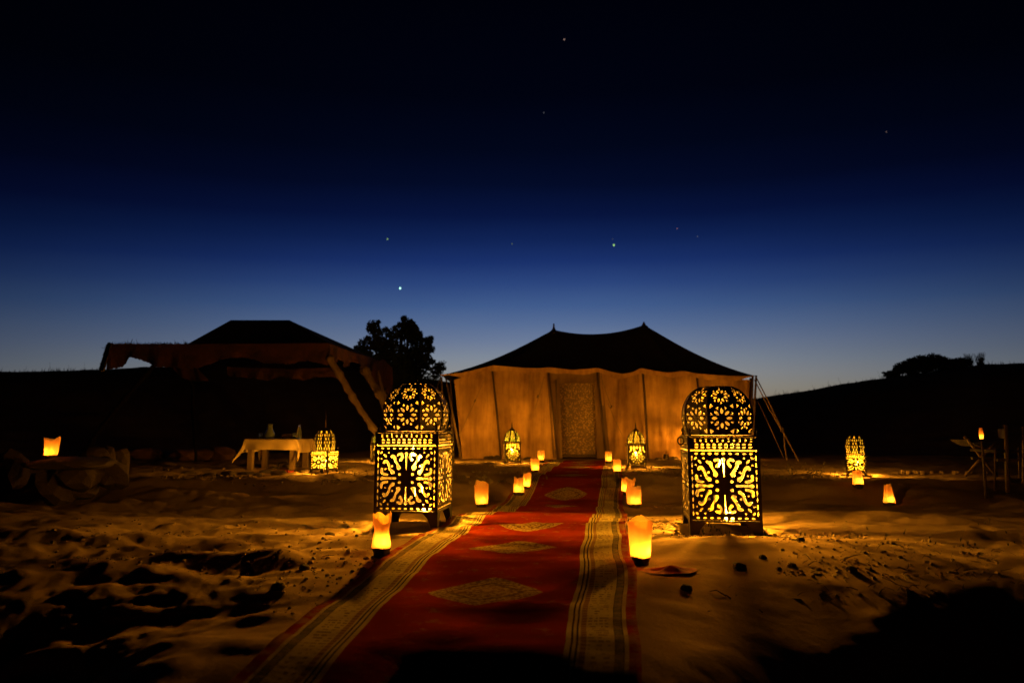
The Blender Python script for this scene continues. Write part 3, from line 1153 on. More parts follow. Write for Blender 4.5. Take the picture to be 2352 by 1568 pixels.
def lantern_B(name, loc, rz, s, label, group, lining, power):
    w = .30
    if 'B' not in _cache:
        dome = Dome([(.132, .385), (.146, .42), (.146, .46), (.130, .51), (.098, .56), (.058, .60), (.022, .632), (.012, .64)])
        c = dict(panel=panel_B(w - .024, .335), dome=dome, gore=drop_gore(dome))
        hw = w / 2
        r_ = .136 / math.cos(PI / 8)
        octo = [(r_ * math.cos(PI / 8 + k * PI / 4), r_ * math.sin(PI / 8 + k * PI / 4)) for k in range(8)]
        c['shoulder'] = pierced('shoulder_plate', [(-hw, -hw), (hw, -hw), (hw, hw), (-hw, hw)], [octo], .005)
        for v in c['shoulder'].vertices:
            v.co.z += .383
        c['rib'] = MB().tube([(0, -float(r_) / math.cos(PI / 8) - .001, float(z)) for r_, z in zip(dome.r[::3], dome.z[::3])], .004, 5).mesh('rib')
        c['fin'] = MB().lathe([(.016, .635), (.012, .645), (.020, .66), (.007, .675), (.016, .695), (.006, .712), (.010, .728), (.004, .745), (.001, .79)], 8).mesh('finial', smooth=True)
        _cache['B'] = c
    c = _cache['B']
    root = empty(name, loc, rz, s)
    tag(root, label, 'lantern', group)
    hw = w / 2
    fr = MB()
    for sx in (-1, 1):
        for sy in (-1, 1):
            fr.box((sx * (hw - .007), sy * (hw - .007), .19), (.014, .014, .38))
    for k in range(4):
        rm = Matrix.Rotation(k * PI / 2, 3, 'Z')
        for z, hgt in ((.026, .024), (.376, .008)):
            fr.box(rm @ Vector((0, -(hw - .006), z)), (w - .03, .010, hgt), rm)
    obj('frame', fr.mesh('frame'), root, M['metal'])
    for k in range(4):
        o = obj('pierced_panel', c['panel'], root, M['metal'])
        o.rotation_euler = (0, 0, k * PI / 2)
        o.location = Matrix.Rotation(k * PI / 2, 3, 'Z') @ Vector((0, -(hw - .005), .039))
    obj('shoulder_plate', c['shoulder'], root, M['metal'])
    for k in range(8):
        o = obj('dome_panel', c['gore'], root, M['metal'])
        o.rotation_euler = (0, 0, k * PI / 4)
        o = obj('rib', c['rib'], root, M['metal'])
        o.rotation_euler = (0, 0, k * PI / 4 + PI / 8)
    for sx in (-1, 1):
        ear = to_xz(pierced('ring_ear', oval(0, 0, .021, .028, 12), [oval(0, 0, .014, .020, 10)], .004))
        o = obj('ring_ear', ear, root, M['metal'])
        o.location = (sx * (hw + .016), 0, .375)
    li = MB()
    q = hw - .012
    for k in range(4):
        rm = Matrix.Rotation(k * PI / 2, 3, 'Z')
        li.add([rm @ Vector(p) for p in ((-q, -q, .03), (q, -q, .03), (q, -q, .38), (-q, -q, .38))], [(0, 1, 2, 3)])
    obj('inner_lining', li.mesh('inner_lining'), root, M['lining_small'])
    sk = c['dome'].skin(.96)
    obj('dome_lining', sk.mesh('dome_lining'), root, lining)
    obj('finial', c['fin'], root, M['metal'])
    obj('base_plate', MB().box((0, 0, .03), (w - .035, w - .035, .005)).mesh('base_plate'), root, M['brass'])
    fz = .285
    obj('candle', MB().lathe([(.001, .032), (.02, .032), (.02, fz - .03), (.001, fz - .028)], 12).mesh('candle', smooth=True), root, M['wax'])
    o = obj('flame', FLAME, root, M['flame'])
    o.location = (0, 0, fz - .022)
    point_light('candle_light', root, (0, 0, fz), power, C_LAMP, .04)
    return root


BIG = 'tall pierced metal lanterns at the near end of the rug'
SML = 'small pierced metal lanterns standing around the camp'
pL = G(951, 1207)
pR = G(1656, 1222) - Vector((0, 0, .07))
lantern_A('pierced_lantern', pL, R(-8), 1.0, 'tall dark pierced metal lantern with closed dome, left of the rug', BIG,
          (-.005, -.03, .61), P_BIG, second=(.03, .05, .57))
lantern_A('pierced_lantern', pR, R(-8), 1.0, 'tall pierced metal lantern with open dome top, right of the rug', BIG,
          (.02, 0, .565), P_BIG, open_top=True)
p = G(744, 1090)
lantern_A('pierced_lantern', p, R(-18), .60, 'small domed lantern with thin spike standing right of the low table', SML, (.06, 0, .50), P_SMALL * 1.6, finial=True)
p = G(1968, 1090)
lantern_A('pierced_lantern', p, R(-28), .54, 'small domed lantern alone on the dark sand at far right', SML, (.03, 0, .50), P_SMALL * 1.2)
p = G(870, 1062)
lantern_B('pierced_lantern', p, R(20), 1.0, 'small lantern half hidden behind the tall left lantern', SML, M['lining_green'], P_SMALL)
p = G(1176, 1066)
lantern_B('pierced_lantern', p, R(6), 1.0, 'small lantern with green tinged dome, left of the tent door', SML, M['lining_green'], P_SMALL * 1.35)
p = G(1462, 1075)
lantern_B('pierced_lantern', p, R(-4), 1.0, 'small yellow lit lantern with spike, right of the tent door', SML, M['lining_small'], P_SMALL * 1.35)
p = G(1590, 1058)
lantern_B('pierced_lantern', p, R(-4), 1.0, 'small lantern hidden behind the tall right lantern', SML, M['lining_small'], P_SMALL * 1.1)
p = G(1024, 1061)
lantern_B('pierced_lantern', p, R(12), 1.0, 'small lantern behind the right side of the tall left lantern', SML, M['lining_small'], P_SMALL * .5)


# ------------------------------------------------------------------ paper bag lights
def bag(u, vb, wt, wb, h, label, tilt=0.0, waist=1.0, seed=0, base_h=None, loc=None, power=P_BAG, fx=0.0, group='paper bag candles'):
    """sizes in pixels of the 2352 px wide picture"""
    rr = random.Random(seed)
    if loc is None:
        loc = G(u, vb + (6 if base_h is None else base_h))
    px = loc[1] / F / (cp * 1.0)
    wt, wb, h = wt * px, wb * px, h * px
    bh = (6 if base_h is None else base_h) * px
    power = power * (.75 + .55 * rr.random())
    root = empty('paper_bag_candle', loc, rr.uniform(-.4, .4))
    tag(root, label, 'candle', group)
    n, m = 48, 18
    rows = []
    ph = [rr.uniform(0, 6.28) for _ in range(4)]
    for i in range(m + 1):
        t = i / m
        r0 = (wb * (1 - t) + wt * t) / 2
        r0 *= 1 - (1 - waist) * math.exp(-((t - .5) / .22) ** 2)
        row = []
        for k in range(n):
            a = 2 * PI * k / n
            sq = 1 / max(abs(math.cos(a)), abs(math.sin(a))) ** .55
            r_ = r0 * (.94 * (.88 + .12 * sq)) * (1 + .045 * math.sin(3 * a + ph[0] + t * 1.5) + .03 * math.sin(7 * a + ph[1] - t) * (.4 + t))
            ztop = 1 + .06 * math.sin(2 * a + ph[2]) + .045 * math.sin(3 * a + ph[3]) + (.05 if math.sin(a * 2 + ph[1]) > .5 else 0)
            z = bh + h * t * (ztop if t > .5 else 1 + (ztop - 1) * t)
            r_ *= 1 + .035 * float(vnoise(np.array([a * 2.2 + seed * 7]), np.array([t * 2.5]), 55)[0]) * 2 + .02 * float(vnoise(np.array([a * 6 + seed]), np.array([t * 3 + seed]), 56)[0]) * 2
            row.append((r_ * math.cos(a) + tilt * z, r_ * math.sin(a), z))
        row.append(row[0])
        rows.append(row)
    mb = MB().grid(rows)
    me = mb.mesh('paper', smooth=True)
    o = obj('paper', me, root, M['paper'])
    o['label'] = 'thin glowing orange paper with an uneven torn top'
    rb = wb / 2 * .95
    bb = MB().lathe([(.001, -.02), (rb * .8, -.02), (rb * (.82 if base_h else .95), bh * .3), (rb * 1.0, bh * .95), (rb * .99, bh + .004), (rb * .86, bh + .006), (.001, bh + .005)], 18)
    obj('base', bb.mesh('base', smooth=True), root, M['bowl'])
    cz = bh + .006
    obj('candle', MB().lathe([(.001, cz), (.017, cz), (.017, cz + .014), (.001, cz + .014)], 12, (fx * px, -wb * .2, 0)).mesh('candle'), root, M['wax'])
    fl = obj('flame', FLAME, root, M['flame'])
    fl.location = (fx * px, -wb * .2, cz + .014)
    fl.scale = (.6, .6, .6)
    point_light('candle_light', root, (fx * px, -wb * .2, cz + .032), power, C_BAG, .010)
    return root


bag(876, 1262, 42, 44, 70, 'waisted paper bag candle on the sand in front of the tall left lantern', waist=.78, seed=1, base_h=17, fx=3)
bag(1472, 1280, 58, 45, 77, 'largest paper bag candle, in a dark bowl at the right edge of the rug', seed=2, base_h=16, fx=4, power=P_BAG * 1.3)
bag(1106, 1160, 33, 29, 45, 'paper bag candle alone right of the tall left lantern', seed=3, base_h=7)
bag(1192, 1126, 20, 26, 31, 'paper bag candle overlapping the one behind it, left edge of the far rug', seed=4)
bag(1209, 1112, 20, 17, 28, 'paper bag candle peeking out behind its neighbour, left edge of the far rug', tilt=.08, seed=5)
bag(1229, 1080, 21, 18, 24, 'paper bag candle second from the tent door, left of the rug', seed=6)
bag(1243, 1057, 17, 15, 20, 'paper bag candle nearest the tent door, left of the rug', seed=7)
bag(1398, 1061, 16, 15, 20, 'paper bag candle nearest the tent door, right of the rug', seed=8)
bag(1418, 1085, 18, 17, 24, 'paper bag candle second from the tent door, right of the rug', seed=9)
bag(1436, 1119, 15, 19, 29, 'narrow paper bag candle, leftmost of three bunched at the right rug edge', seed=10)
bag(1445, 1131, 20, 14, 33, 'leaning paper bag candle in the middle of three at the right rug edge', tilt=.12, seed=11)
bag(1457, 1158, 35, 32, 36, 'wide paper bag candle, nearest of three bunched at the right rug edge', seed=12, base_h=8)
bag(1972, 1127, 18, 24, 29, 'paper bag candle in front of the far right lantern', seed=13)
bag(2042, 1152, 14, 26, 38, 'pinched paper bag candle farthest right on open sand', seed=14, power=P_BAG * .8)

# ------------------------------------------------------------------ rugs
def make_rug(name, y0, y1, label, lift, end0, end1, skew=0.0):
    W = 1.42
    na_, nl = 60, int((y1 - y0) / .03)
    vs, uvs = [], []
    for i in range(nl + 1):
        y = y0 + (y1 - y0) * i / nl
        for k in range(na_ + 1):
            a = W * k / na_
            yy = y + skew * (a - W / 2)
            edge = .012 * math.sin(yy * 2.1 + k * .01) + .008 * math.sin(yy * 5.7)
            x = rug_axis(yy) - W / 2 + a + edge + .12 * (1 - a / W) * float(1 - sstep(2.2, 3.6, yy))
            vs.append((x, yy))
            l = (yy - y0)
            le = min(yy - y0 - skew * (a - W / 2), y1 - yy + skew * (a - W / 2))
            uvs.append((a, l, le if (end0 or end1) else 1.0))
    A = np.array(vs)
    z = ground(A[:, 0], A[:, 1]) + lift
    # wrinkles lying across the rug
    Yv = A[:, 1]
    z = z + .07 * np.maximum(0, vnoise(A[:, 0] * .7, Yv * 2.1 + .3 * A[:, 0], 35) + .05) * (Yv < 9) + .010 * np.maximum(0, vnoise(A[:, 0] * .8, Yv * 3.4, 31)) + .012 * np.maximum(0, vnoise(A[:, 0] * 1.6 + Yv * .4, Yv * 5.2, 33) - .1) * 2 + .03 * np.exp(-((Yv - 4.72 + .08 * A[:, 0]) / .06) ** 2) * .6 \
        + .02 * np.exp(-((Yv - 5.2 - .1 * A[:, 0]) / .05) ** 2) + .018 * np.exp(-((Yv - 5.62 + .05 * A[:, 0]) / .05) ** 2)
    me = bpy.data.meshes.new(name)
    fs = [(i * (na_ + 1) + k, i * (na_ + 1) + k + 1, (i + 1) * (na_ + 1) + k + 1, (i + 1) * (na_ + 1) + k) for i in range(nl) for k in range(na_)]
    V_ = [(float(a), float(b), float(c)) for (a, b), c in zip(vs, z)]
    N = len(V_)
    V2 = V_ + [(a, b, c - .008) for a, b, c in V_]
    F2 = list(fs)
    rim = []
    for k in range(na_):
        rim.append((k, k + 1))
        rim.append((nl * (na_ + 1) + k + 1, nl * (na_ + 1) + k))
    for i in range(nl):
        rim.append(((i + 1) * (na_ + 1), i * (na_ + 1)))
        rim.append((i * (na_ + 1) + na_, (i + 1) * (na_ + 1) + na_))
    for a, b in rim:
        F2.append((b, a, a + N, b + N))
    me.from_pydata(V2, [], F2)
    at = me.attributes.new('rug_uv', 'FLOAT_VECTOR', 'POINT')
    at.data.foreach_set('vector', np.array(uvs + uvs, dtype=np.float32).ravel())
    me.polygons.foreach_set('use_smooth', [True] * len(me.polygons))
    me.update()
    o = obj(name, me, None, M['rug'])
    return tag(o, label, 'rug', 'rugs laid end to end towards the tent')


make_rug('rug', .7, 6.35, 'near red rug with cream diamonds and patterned borders', .016, False, True, -.10)
make_rug('rug', 6.15, 14.6, 'far red rug running up to the tent door', .008, True, True, -.05)

# crumpled cloth at the right rug edge
pc = G(1535, 1311)
rows = []
for i in range(9):
    row = []
    for k in range(25):
        a = 2 * PI * k / 24
        t = i / 8
        x = .155 * t * math.cos(a) * (1 + .12 * math.sin(3 * a))
        y = .10 * t * math.sin(a) * (1 + .15 * math.sin(2 * a + 1))
        z = .012 + .02 * math.exp(-((x - .02) / .05) ** 2 - ((y + .01) / .05) ** 2) + .012 * math.sin(5 * a) * t * (1 - t) * 3
        row.append((x, y, z * (1 - .6 * t)))
    rows.append(row)
o = MB().grid(rows).build('crumpled_cloth', M['red_cloth'], None, smooth=True)
o.location = pc
tag(o, 'small crumpled reddish cloth on the sand beside the largest paper bag candle', 'cloth')

# ------------------------------------------------------------------ main tent
tent = empty('canvas_tent', (2.0, 15.2, 0))
tent['world_space'] = 1
tag(tent, 'large beige canvas tent with a twin peaked dark roof and a brocade door', 'tent')
YW = 15.2
ztop = [(1043, 872), (1131, 848), (1259, 852), (1371, 852), (1476, 852), (1600, 864), (1722, 872)]


def wall_z(u):
    return float(np.interp(u, [q[0] for q in ztop], [q[1] for q in ztop]))


GB = .075


def wall_panel(t0, t1, b0, b1, name='wall_panel', mat=None, y=YW, vt=None, vb=1054, nx=44, nz=26, amp=.07, seed=0, ny=2.0):
    rows = []
    for i in range(nz + 1):
        t = i / nz
        row = []
        for k in range(nx + 1):
            q = k / nx
            ut = t0 + (t1 - t0) * q
            ub = b0 + (b1 - b0) * q
            top = D(ut, (wall_z(ut) if vt is None else vt), y)
            bot = D(ub, vb, y)
            p = bot.lerp(top, t)
            x = p.x
            w = amp * (math.sin(q * PI) ** .4)
            dy = w * (1.5 * float(vnoise(np.array([x * 3.1 + t * 1.2]), np.array([t * .9 + seed]), 40)[0]) + .9 * float(vnoise(np.array([x * 8 - t * 2.0]), np.array([t * 1.2]), 41)[0]))
            dy += .10 * (1 - t) ** 3 * (-.4)
            row.append((p.x, p.y + dy, p.z))
        rows.append(row)
    return MB().grid(rows).build(name, mat or M['canvas'], tent, smooth=True)


wall_panel(1043, 1131, 1062, 1152, seed=1)
wall_panel(1131, 1259, 1152, 1280, seed=2)
wall_panel(1371, 1476, 1394, 1490, seed=3)
wall_panel(1476, 1600, 1490, 1618, seed=4)
wall_panel(1600, 1722, 1618, 1712, seed=5)
# side and back walls
cl, crr = D(1043, 870, YW), D(1722, 872, YW)
YB = 20.2
for (xa, ya, xb, yb) in ((cl.x + .12, YW, cl.x + .1, YB), (crr.x - .05, YW, crr.x - .1, YB), (cl.x + .1, YB, crr.x - .1, YB)):
    rows = []
    for i in range(9):
        t = i / 8
        rows.append([(xa + (xb - xa) * k / 30, ya + (yb - ya) * k / 30 + .03 * math.sin(k * 1.7), -.02 + (1.85 if True else 0) * t) for k in range(31)])
    MB().grid(rows).build('wall_panel', M['canvas'], tent, smooth=True)
# door: brocade hanging, set back a little
wall_panel(1283, 1366, 1286, 1368, 'door_hanging', M['brocade'], YW + .22, 874, 1044, amp=.02, seed=8)
wall_panel(1256, 1284, 1270, 1292, 'door_curtain', M['canvas_trim'], YW - .02, None, 1052, nx=16, amp=.05, seed=9)
wall_panel(1364, 1381, 1370, 1402, 'door_curtain', M['canvas_trim'], YW - .02, None, 1052, nx=16, amp=.05, seed=10)
wall_panel(1262, 1378, 1262, 1378, 'door_valance', M['canvas_trim'], YW - .05, 848, 880, nx=40, nz=6, amp=.05, seed=11)
MB().box(D(1322, 1046, YW + .1), (.95, .14, .06)).build('door_sill', M['wood_dark'], tent)
# poles along the front
for (u0, v0, u1, v1, r_) in ((1130, 842, 1151, 1057, .022), (1259, 846, 1281, 1056, .022), (1371, 846, 1393, 1058, .026), (1476, 846, 1489, 1057, .026), (1600, 858, 1616, 1056, .018)):
    a, b = D(u0, v0, YW - .10), D(u1, v1, YW - .12)
    MB().tube([a, a.lerp(b, .5) + Vector((.01, 0, 0)), b], [r_, r_ * 1.05, r_], 7).build('pole', M['wood_dark'], tent, smooth=True)
a, b = D(1277, 872, YW - .08), D(1279, 975, YW - .08)
MB().tube([a, b], .016, 6).build('door_pole', M['wood'], tent, smooth=True)
# hanging cords
for (u0, v0, u1, v1) in ((1114, 869, 1054, 998), (1250, 865, 1229, 938), (1381, 865, 1404, 933), (1396, 925, 1430, 1000), (1218, 860, 1212, 905)):
    a, b = D(u0, v0, YW - .16), D(u1, v1, YW - .14)
    mid = a.lerp(b, .5) + Vector((0, 0, -.03))
    MB().tube([a, mid, b], .007, 5).build('cord', M['rope'], tent)
for (u, v) in ((1091, 920), (1235, 910), (1404, 934)):
    c_ = D(u, v, YW - .15)
    MB().box(c_, (.03, .03, .07), Matrix.Rotation(.4, 3, 'Y')).build('toggle', M['wood'], tent)

# roof
EAVE = [(1012, 861), (1040, 858), (1063, 856), (1095, 848), (1131, 839), (1165, 842), (1200, 845), (1237, 846), (1262, 844), (1317, 850), (1373, 845),
        (1400, 853), (1430, 859), (1452, 855), (1472, 845), (1500, 851), (1536, 856), (1570, 852), (1600, 858), (1640, 861), (1669, 863), (1700, 864), (1735, 863)]
YE, YR = 14.95, 17.6
PKL, PKR = D(1272, 757, YR), D(1479, 746, YR)
N = 90
us = np.linspace(1012, 1735, N)
vsE = np.interp(us, [q[0] for q in EAVE], [q[1] for q in EAVE])
rows = []
NR = 16
front = []
for j in range(NR + 1):
    t = j / NR
    row = []
    for u, v in zip(us, vsE):
        e = D(u, v, YE)
        q = min(max((u - 1180) / (1560 - 1180), 0), 1)
        rp = PKL.lerp(PKR, q)
        rp.z -= .175 * 4 * q * (1 - q) * 1.0
        p = e.lerp(rp, t)
        sag = .19 * (1 - t) ** 1.3 * t * 3.2
        p.z -= sag * (.55 + .45 * abs(2 * q - 1))
        row.append(p)
    rows.append(row)
MB().grid(rows).build('roof_cloth', M['roof'], tent, smooth=True)
back = [[Vector((p.x, 2 * YR - p.y, p.z)) for p in r_] for r_ in rows]
MB().grid(back).build('roof_cloth', M['roof'], tent, smooth=True)
for side in (0, -1):
    pk = PKL if side == 0 else PKR
    e0 = rows[0][side]
    rr_ = []
    for j in range(NR + 1):
        t = j / NR
        row = []
        for k in range(13):
            y = YE + (2 * (YR - YE)) * k / 12
            e = Vector((e0.x, y, e0.z))
            p = e.lerp(pk, t)
            p.z -= .19 * (1 - t) ** 1.3 * t * 3.2
            row.append(p)
        rr_.append(row)
    MB().grid(rr_).build('roof_cloth', M['roof'], tent, smooth=True)
for pk, vt in ((D(1272, 757, YR), 743), (D(1479, 746, YR), 739)):
    tp = D(1272 if vt == 743 else 1479, vt, YR)
    MB().tube([(pk.x, YR, 0.05), (pk.x, YR, pk.z), (pk.x, YR, tp.z)], [.035, .03, .018], 8).build('peak_pole', M['wood_dark'], tent)
    MB().lathe([(.12, -.06), (.05, .0), (.03, .05)], 12, (pk.x, YR, pk.z)).build('peak_cap', M['roof'], tent)
# cream edging that hangs just below the eave
rows = []
for j in range(5):
    t = j / 4
    rows.append([D(u, v - 1 + (2.5 + 9 * min(1, (u - 1012) / 60, (1735 - u) / 60) + 2.0 * math.sin(u * .09)) * t, YE + .012 + .02 * t) for u, v in zip(us, vsE)])
MB().grid(rows).build('eave_edging', M['canvas'], tent, smooth=True)
# corner poles and guy lines
for (u0, v0, y0, u1, v1, y1, r_) in ((1724, 868, 15.9, 1716, 1050, 15.9, .03), (1729, 864, 15.3, 1721, 1052, 15.3, .032), (1737, 862, 14.9, 1726, 1054, 14.9, .028),
                                    (1035, 872, 15.6, 1042, 1052, 15.6, .03), (1014, 866, 14.95, 1022, 1054, 14.95, .028), (1024, 868, 15.2, 1060, 1056, 15.0, .025)):
    a, b = D(u0, v0, y0), D(u1, v1, y1)
    MB().tube([a, a.lerp(b, .5), b], [r_ * .8, r_, r_ * 1.05], 7).build('corner_pole', M['wood'], tent, smooth=True)
for path, r_ in (([(1735, 863, 14.9), (1768, 927, 14.5), (1796, 987, 14.1), (1843, 1074, 13.5)], .012),
                 ([(1733, 872, 14.9), (1765, 935, 14.5), (1795, 988, 14.1)], .012),
                 ([(1800, 990, 14.1), (1803, 1030, 13.9), (1808, 1058, 13.8), (1808, 1070, 13.7)], .012),
                 ([(1733, 905, 15.2), (1768, 980, 14.8), (1800, 1050, 14.3)], .006),
                 ([(1798, 990, 14.1), (1825, 1040, 13.8), (1838, 1068, 13.6)], .007),
                 ([(1012, 862, 14.9), (990, 950, 14.3), (965, 1060, 13.6)], .010)):
    MB().tube([D(*q) for q in path], r_, 6).build('guy_rope', M['rope'], tent, smooth=True)
c_ = D(1796, 986, 14.08)
MB().box(c_, (.05, .04, .08)).build('rope_tensioner', M['wood'], tent)
c_ = D(1843, 1076, 13.5)
MB().tube([c_ + Vector((.03, 0, -.1)), c_ + Vector((-.04, 0, .05))], .015, 6).build('tent_peg', M['wood'], tent)


# ------------------------------------------------------------------ stones
def rock_mesh(sx, sy, sz, seed, sub=2, rough=.28):
    bm = bmesh.new()
    bmesh.ops.create_icosphere(bm, subdivisions=sub, radius=1)
    rr = random.Random(seed)
    o = (rr.uniform(0, 50), rr.uniform(0, 50))
    for v in bm.verts:
        c = v.co
        n = float(vnoise(np.array([c.x * 1.3 + c.z + o[0]]), np.array([c.y * 1.3 - c.z * .7 + o[1]]), seed)[0])
        n2 = float(vnoise(np.array([c.x * 3 + c.z * 2 + o[0]]), np.array([c.y * 3 - c.z * 1.7 + o[1]]), seed + 1)[0])
        k = 1 + rough * 1.6 * n + rough * .7 * n2
        q = c * k
        # squarish
        q = Vector([math.copysign(abs(a) ** .8, a) for a in q])
        v.co = (q.x * sx, q.y * sy, q.z * sz)
    me = bpy.data.meshes.new('stone')
    bm.to_mesh(me)
    bm.free()
    return me


def stone(loc, s, seed, label=None, group=None, name='stone', mat=None, parent=None, rz=0.0, cat='stone', sub=2):
    o = obj(name, rock_mesh(*s, seed, sub, .5 if 79 < seed < 100 else .28), parent, mat or M['stone'])
    o.location = loc
    o.rotation_euler.z = rz
    if label:
        tag(o, label, cat, group)
    return o


# stone table with the bag on top at far left
yT = 8.0
zt = D(135, 1053, yT).z
xt = D(150, 1050, yT).x
bench = empty('stone_table', (xt, yT + .2, 0))
bench['label'] = 'rough stone slab table holding a single paper bag candle'
bench['category'] = 'table'
sl = obj('slab', rock_mesh(.46, .42, .075, 71, 3, .14), bench, M['stone'])
sl.location = (-.02, 0, zt - .065)
for k, (x, y, z, s) in enumerate(((-.16, -.05, .12, (.20, .2, .22)), (.14, -.02, .22, (.24, .24, .17)), (.32, .15, .20, (.17, .2, .18)), (-.02, .12, .08, (.2, .22, .18)))):
    stone((x, y, z), s, 80 + k, parent=bench, rz=k * 1.3)
bag(116, 1042, 33, 27, 37, 'paper bag candle on the stone slab table', seed=15, loc=Vector((D(116, 1048, yT).x, yT, zt + .004)), base_h=7)
SG = 'stones around the stone slab table'
stone(G(15, 1125) + Vector((0, 0, .22)), (.24, .26, .30), 91, 'tall upright boulder at the left edge of the photo', SG)
stone(D(222, 1062, 9.0), (.13, .16, .20), 92, 'boulder just right of the stone slab table', SG)
stone(D(247, 1062, 9.6), (.10, .12, .22), 93, 'narrow upright stone, middle of the stones right of the slab table', SG)
stone(D(275, 1063, 9.9), (.12, .12, .20), 94, 'rightmost upright stone beside the slab table', SG)
TG = 'stones and low bundles at the foot of the tent wall'
for k, (u, v, s, lab) in enumerate(((1122, 1051, (.12, .08, .07), 'stone at the foot of the tent wall left of the green tinged lantern'),
                                    (1141, 1050, (.09, .08, .08), 'darker stone touching the tent pole left of the green tinged lantern'),
                                    (1212, 1054, (.09, .08, .05), 'stone at the tent wall right of the green tinged lantern'),
                                    (1480, 1052, (.11, .08, .06), 'stone at the tent wall behind the yellow lit lantern'),
                                    (1512, 1049, (.08, .07, .05), 'stone at the tent wall just left of the black pot'),
                                    (1546, 1054, (.12, .09, .06), 'stone at the tent wall right of the black pot'),
                                    (1590, 1055, (.12, .09, .06), 'stone at the tent wall left of the tall right lantern'))):
    q = D(u, v, YW - .35)
    stone((q.x, q.y, gh(q.x, q.y) + .03), s, 100 + k, lab, TG)
q = D(1530, 1050, YW - .4)
o = MB().lathe([(.001, 0), (.05, 0), (.065, .05), (.06, .10), (.045, .13), (.055, .15), (.04, .15), (.001, .12)], 14).build('pot', M['metal'], None, smooth=True)
o.location = (q.x, q.y, gh(q.x, q.y) - .005)
tag(o, 'small black pot at the foot of the tent wall right of the door', 'pot')

# dark clods on the sand
CG = 'dark clods lying on the sand'
CL = [(1578, 1352, .036, 'largest dark clod on the smooth sand below the crumpled cloth'), (1752, 1288, .026, 'dark clod on the bright sand right below the tall right lantern'), (1840, 1262, .03, 'dark clod highest up on the bright sand right of the tall lantern'),
      (1822, 1302, .022, 'small dark clod on the sand right of the tall lantern, below the higher ones'), (1957, 1314, .04, 'dark clod at the right end of the bright sand'),
      (758, 1226, .045, 'pointed dark stone left of the waisted paper bag candle'), (700, 1300, .035, 'dark clod on the trodden sand left of the rug'),
      (640, 1345, .04, 'lowest dark clod on the trodden sand left of the rug'), (1068, 1217, .03, 'pale lump beside the right front leg of the tall left lantern'),
      (1700, 1308, .05, 'flat dark clod in the shadow below the tall right lantern')]
for k, (u, v, s, lab) in enumerate(CL):
    q = G(u, v)
    s *= .72
    stone(q + Vector((0, 0, s * .3)), (s * 1.1, s * .9, s * .75), 140 + k, lab, CG, 'clod', M['clod'], sub=2, cat='clod')


# litter of gravel, twigs and dry grass
def scatter_litter(name, zones, mat, kind):
    mb = MB()
    rr = random.Random(len(name) * 7)
    for (u0, u1, v0, v1, n, s0, s1) in zones:
        for _ in range(n):
            q = G(rr.uniform(u0, u1), v0 + (v1 - v0) * rr.random())
            s = s0 * .7 + (s1 - s0 * .7) * rr.random() ** 2.5
            if kind == 'gravel':
                rm = Matrix.Rotation(rr.uniform(0, 3), 3, 'Z') @ Matrix.Rotation(rr.uniform(-.6, .6), 3, 'X')
                mb.box((q.x, q.y, q.z + s * .2), (s * rr.uniform(.8, 1.5), s, s * rr.uniform(.5, .9)), rm, rr.uniform(.4, .8))
            elif kind == 'twig':
                a = rr.uniform(0, PI)
                l = s * rr.uniform(3, 8)
                e = Vector((math.cos(a) * l, math.sin(a) * l, rr.uniform(0, .35) * l))
                b = q + Vector((0, 0, .003))
                mb.tube([b, b + e * .5 + Vector((0, 0, .2 * l * rr.random())), b + e], [s * .25, s * .2, s * .08], 4, False)
            else:
                for _k in range(5):
                    l = s * rr.uniform(.7, 1.4)
                    a = rr.uniform(0, 2 * PI)
                    dx, dy = math.cos(a) * l * .35, math.sin(a) * l * .35
                    w = .003
                    mb.add([(q.x - w, q.y, q.z), (q.x + w, q.y, q.z), (q.x + dx, q.y + dy, q.z + l)], [(0, 1, 2)])
    o = mb.build(name, mat)
    o['kind'] = 'stuff'
    return o


scatter_litter('gravel', [(1540, 1990, 1228, 1245, 500, .006, .022), (1780, 2300, 1250, 1330, 420, .006, .022), (1040, 1180, 1180, 1225, 200, .006, .02), (100, 900, 1180, 1300, 500, .006, .026),
                          (350, 850, 1075, 1110, 420, .01, .04), (850, 1250, 1068, 1110, 250, .01, .035), (1380, 1960, 1066, 1100, 420, .01, .04), (1480, 1640, 1160, 1230, 250, .006, .02),
                          (550, 900, 1280, 1400, 200, .006, .02)], M['pebble'], 'gravel')
scatter_litter('twigs', [(1830, 2340, 1265, 1380, 190, .006, .014), (1560, 1780, 1340, 1420, 7, .006, .012), (1400, 1600, 1180, 1230, 30, .005, .01), (300, 850, 1200, 1330, 90, .005, .011),
                         (560, 760, 1070, 1100, 60, .008, .014)], M['twig'], 'twig')
scatter_litter('grass', [(560, 860, 1050, 1090, 160, .03, .09), (1000, 1260, 1070, 1110, 120, .03, .07), (1400, 1960, 1070, 1105, 180, .03, .08), (1900, 2330, 1190, 1260, 22, .02, .04), (1600, 1760, 1215, 1235, 40, .02, .04)], M['grass'], 'grass')

# ------------------------------------------------------------------ the open tent at the left
ot = empty('open_tent', (-5, 14, 0))
ot['world_space'] = 1
tag(ot, 'dark open sided wool tent with ragged edges and branch poles at left', 'tent')
YF = 12.5
A0 = D(252, 790, YF)
A1 = D(430, 790, YF)
A2 = D(756, 788, YF)
B2 = D(868, 827, 17.0)
B2 = Vector((A2.x + .05, 17.0, B2.z))
P0, P1 = D(530, 735, 14.2), D(665, 735, 14.2)
BL = Vector((A1.x - 1.0, 17.0, 2.72))
BL2 = Vector((A0.x - .6, 16.0, 2.64))


